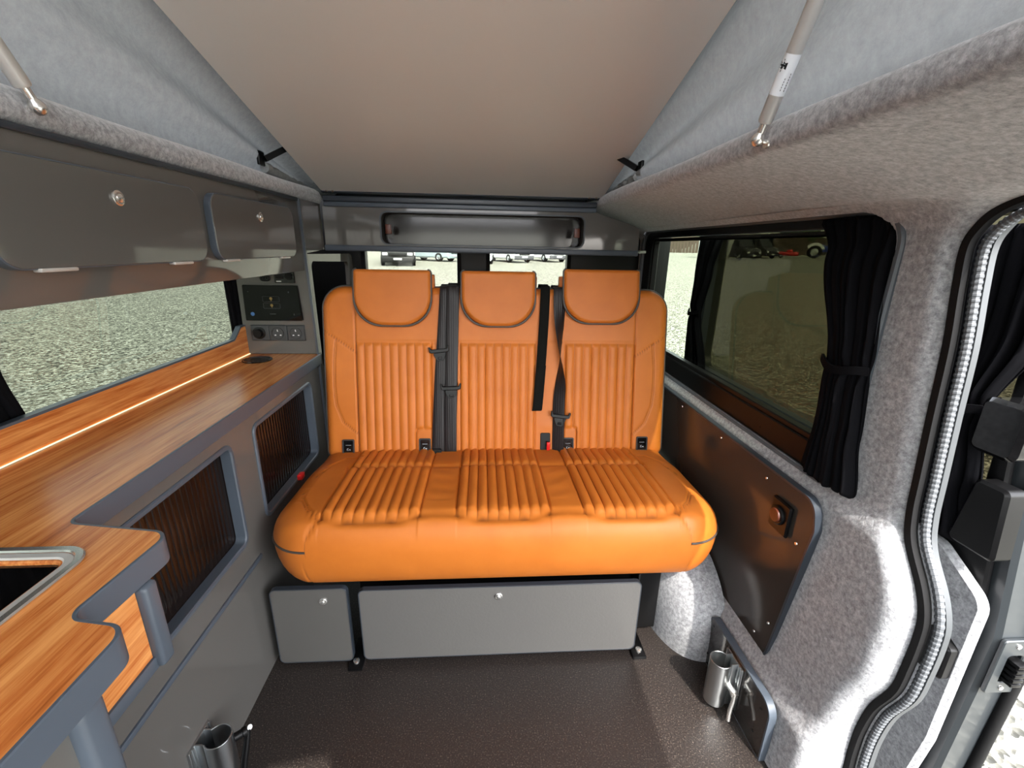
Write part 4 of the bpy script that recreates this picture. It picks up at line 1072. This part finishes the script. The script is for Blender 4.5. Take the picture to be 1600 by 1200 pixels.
# ================================================================= outside
def wheel(par, x, y, z, r, wd, ax=(0, 1, 0)):
    w_ = lathe('wheel', [(r*.55, -wd/2), (r*.9, -wd/2), (r, -wd*.35), (r, wd*.35), (r*.9, wd/2), (r*.55, wd/2)], (x, y, z), ax, RUBBER, par, 28, closed=True)
    lathe('wheel_rim', [(0, -wd*.3), (r*.2, -wd*.35), (r*.5, -wd*.25), (r*.6, -wd*.45), (r*.6, wd*.45), (r*.5, wd*.25), (r*.2, wd*.35), (0, wd*.3)], (x, y, z), ax, ALU, w_, 20)
CARG = 'vehicles parked across the gravel yard'
WINM = mat('vehicle_glass', srgb(28, 32, 36), .08)
def vehicle(name, lab, cat, pos, ang, L, W, Hh, bodyc, frontc, kind):
    """built facing -Y (towards the van) at the origin, then turned"""
    V = bpy.data.objects.new(name, None); COL.objects.link(V); tag(V, lab, cat, CARG)
    bmat = mat(name+'_body', bodyc, .3, coat=.4); fm = mat(name+'_front', frontc, .3, coat=.3)
    s = lambda a, b_, h: (h, a, b_)
    g0 = .28
    if kind == 'van':
        body = rpoly([(L*.34, g0), (L/2*2-.0, g0), (L, Hh), (L*.27, Hh), (L*.24, Hh-.15)], [.05, .1, .25, .2, .1], 5)
        cabp = rpoly([(0, g0), (0, .95), (.25, 1.15), (.95, 1.35), (1.75, Hh-.35), (L*.36, Hh-.30), (L*.36, g0)], [.1, .12, .15, .1, .15, .02, .02], 5)
        from_bm('living_body', prism_bm(body, s, -W/2, W/2, ch=.06), bmat, V)
        from_bm('cab', prism_bm(cabp, s, -W/2+.06, W/2-.06, ch=.08), fm, V)
        gw = [(.98, 1.40), (1.68, Hh-.45), (1.72, Hh-.47), (1.02, 1.38)]
        vs = [(x, y, z) for x in (-W*.38, W*.38) for y, z in ((.93, 1.40), (1.69, Hh-.42), (1.74, Hh-.45), (1.0, 1.37))]
        from_data('windscreen', vs, [(0, 1, 2, 3), (4, 5, 6, 7), (0, 1, 5, 4), (1, 2, 6, 5), (2, 3, 7, 6), (3, 0, 4, 7)], WINM, V)
        box('overcab', (-W/2+.12, W/2-.12), (1.5, L*.4), (Hh-.42, Hh-.05), bmat, V, .1, 3)
        for sx in (-1, 1): box('side_window', (sx*W/2-.075 if sx > 0 else -W/2+.045, W/2-.045 if sx > 0 else -W/2+.075), (1.15, 1.95), (1.40, Hh-.55), WINM, V, .01); box('living_window', (sx*W/2-.02, sx*W/2+.02), (L*.55, L*.75), (1.5, 2.0), WINM, V, .01); box('mirror', (sx*(W/2+.02)-.12, sx*(W/2+.02)+.12), (1.0, 1.12), (1.4, 1.72), BLACK, V, .03)
    else:
        body = rpoly([(0, g0), (0, .75), (.15, .92), (1.15, 1.08), (1.75, Hh), (L-.9, Hh), (L-.1, 1.15), (L, .9), (L, g0)], [.08, .1, .1, .15, .2, .3, .15, .1, .08], 5)
        from_bm('car_body', prism_bm(body, s, -W/2, W/2, ch=.1), bmat, V)
        vs = [(x, y, z) for x in (-W*.38, W*.38) for y, z in ((1.13, 1.12), (1.70, Hh-.05), (1.76, Hh-.08), (1.2, 1.08))]
        from_data('windscreen', vs, [(0, 1, 2, 3), (4, 5, 6, 7), (0, 1, 5, 4), (1, 2, 6, 5), (2, 3, 7, 6), (3, 0, 4, 7)], WINM, V)
        for sx in (-1, 1): box('side_window', (sx*W/2-.02, sx*W/2+.012), (1.6, L-1.1), (1.08, Hh-.15), WINM, V, .01)
    yw = .92
    for y in (yw, L-1.0 if kind != 'van' else L*.72):
        for sx in (-1, 1): wheel(V, sx*(W/2-.10), y, .34, .34, .24, (1, 0, 0))
    box('bumper', (-W/2+.06, W/2-.06), (-.06, .16), (g0-.03, .58), BLACK if kind == 'van' else fm, V, .05, 3)
    box('grille', (-W*.26, W*.26), (-.03, .06), (.60, .86), BLACK, V, .03)
    box('number_plate', (-.26, .26), (-.085, -.06), (.40, .52), WHITEP, V, .005)
    for sx in (-1, 1): box('headlight', (sx*W*.36-.17, sx*W*.36+.17), (-.03, .14), (.68, .86), mat('lamp_glass', srgb(220, 225, 228), .1) if not bpy.data.materials.get('lamp_glass') else bpy.data.materials['lamp_glass'], V, .04)
    V.location = (pos[0], pos[1], gz(*pos)+.005); V.rotation_euler = (0, 0, ang)
    return V
W_ = srgb(225, 226, 228)
vehicle('motorhome', 'white motorhome with a dark front seen through the left rear window', 'motorhome', (-5.55, 30.2), rad(8), 6.2, 2.2, 2.7, W_, srgb(34, 34, 38), 'van')
vehicle('parked_car', 'silver-blue car beside the dark-fronted motorhome', 'car', (-2.3, 37.2), rad(62), 4.6, 1.9, 1.65, srgb(150, 164, 170), srgb(150, 164, 170), 'car')
vehicle('parked_car', 'pale car leftmost in the right rear window', 'car', (-.3, 34.0), rad(-2), 4.5, 1.9, 1.6, srgb(205, 212, 216), srgb(205, 212, 216), 'car')
vehicle('parked_car', 'white car with dark grille in the middle of the right rear window', 'car', (3.3, 36.8), rad(28), 4.6, 1.95, 1.7, srgb(222, 224, 226), srgb(60, 60, 66), 'car')
vehicle('parked_car', 'white car rightmost in the right rear window', 'car', (6.4, 38.6), rad(24), 4.6, 1.95, 1.7, srgb(222, 224, 226), srgb(60, 60, 66), 'car')
vehicle('motorhome', 'white and grey motorhome seen through the dark side window, nearest of two', 'motorhome', (28.9, 47.5), rad(18), 7.0, 2.3, 3.0, srgb(205, 208, 208), srgb(38, 37, 40), 'van')
vehicle('motorhome', 'second motorhome parked behind the first in the dark side window', 'motorhome', (34.2, 52.5), rad(18), 7.0, 2.3, 3.0, srgb(205, 208, 208), srgb(38, 37, 40), 'van')
TRB = mat('tractor_blue', srgb(38, 62, 150), .35)
TT = bpy.data.objects.new('tractor', None); COL.objects.link(TT); tag(TT, 'small blue tractor beyond the motorhomes', 'tractor', None)
box('bonnet', (-.2, 2.6), (-.45, .45), (.75, 1.45), TRB, TT, .1, 3); box('rear_body', (-1.6, -.1), (-.6, .6), (.7, 1.6), TRB, TT, .1, 3)
for sx in (-1, 1): wheel(TT, -1.0, sx*.75, .75, .75, .4, (0, 1, 0)); wheel(TT, 1.9, sx*.65, .45, .45, .3, (0, 1, 0))
sweep('fender', [(-1.0+.85*math.cos(t), -.75, .75+.85*math.sin(t)) for t in np.linspace(.3, 2.6, 10)], [(-.2, -.03), (.2, -.03), (.2, .03), (-.2, .03)], WHITEP, TT, upv=(0, 1, 0))
box('roll_bar', (-1.2, -1.1), (-.55, .55), (1.6, 2.2), BLACK, TT, .03)
TT.location = (41.5, 53.8, gz(41.5, 53.8)+.01); TT.rotation_euler = (0, 0, rad(-35))
MW = bpy.data.objects.new('mower', None); COL.objects.link(MW); tag(MW, 'red mowing attachment to the left of the blue tractor', 'mower')
bm = bmesh.new(); add_box(bm, (-1.3, 1.0), (-.5, .5), (.25, .7), .15, 3); add_box(bm, (-.3, .3), (-.3, .3), (.65, 1.0), .1, 2); from_bm('mower_deck', bm, mat('mower_red', srgb(190, 40, 40), .4), MW)
for sx in (-1, 1): wheel(MW, -.9, sx*.55, .22, .22, .15, (0, 1, 0))
MW.location = (37.9, 54.9, gz(37.9, 54.9)+.01); MW.rotation_euler = (0, 0, rad(-35))
# fence, hedge and trees far behind
FN = empty('timber_fence', 'tall dark timber fence along the far side of the yard', 'fence')
FM = mat('fence_timber', srgb(70, 58, 48), .9)
a0, a1 = Vector((10, 84, 0)), Vector((92, 52, 0)); L_ = (a1-a0).length; dd = (a1-a0)/L_; nn = Vector((-dd.y, dd.x, 0))
bm = bmesh.new(); z0 = gz(50, 70)-.1
for k in range(int(L_/.5)):
    p = a0+dd*k*.5; t = bmesh.new(); bmesh.ops.create_cube(t, size=1)
    M = Matrix.Translation((p.x, p.y, z0+1.3)) @ Matrix.Rotation(math.atan2(dd.y, dd.x), 4, 'Z') @ Matrix.Diagonal((.46, .04, 2.6+.05*math.sin(k*3), 1)); merge(bm, t, M)
from_bm('fence_boards', bm, FM, FN, smooth=False)
FOL = mat('foliage', srgb(48, 62, 36), .9)
f = noise(FOL, coords(FOL), 3, 4); ramp(FOL, f, [(.35, srgb(30, 42, 22)), (.65, srgb(78, 96, 54))], 'Base Color')
for k in range(9):
    t = .08+.1*k; p = a0+(a1-a0)*t+nn*(4+2*math.sin(k*4)); hgt = 6+2.5*math.sin(k*2.3+1)
    TRE = empty('tree', 'dark green tree behind the timber fence', 'tree', None or (p.x, p.y, gz(p.x, p.y)), 'trees behind the fence')
    bm = bmesh.new()
    for q in range(14):
        t_ = bmesh.new(); bmesh.ops.create_icosphere(t_, subdivisions=3, radius=1)
        for v_ in t_.verts: v_.co *= 1+.14*math.sin(v_.co.x*9+q)*math.sin(v_.co.y*8+k)*math.sin(v_.co.z*7)
        rr = random.uniform(1.2, 2.2); a = random.uniform(0, 2*PI); d_ = random.uniform(0, 2.2)
        merge(bm, t_, Matrix.Translation((p.x+d_*math.cos(a), p.y+d_*math.sin(a), gz(p.x, p.y)+2+random.uniform(0, hgt-3)))@Matrix.Scale(rr, 4))
    from_bm('crown', bm, FOL, TRE, ang=80)
    lathe('trunk', [(.3, -.2), (.22, 1.5), (.15, hgt*.7), (0, hgt*.72)], (p.x, p.y, gz(p.x, p.y)), (0, 0, 1), mat('bark', srgb(70, 56, 44), .9) if k == 0 else bpy.data.materials['bark'], TRE, 12)

settle()
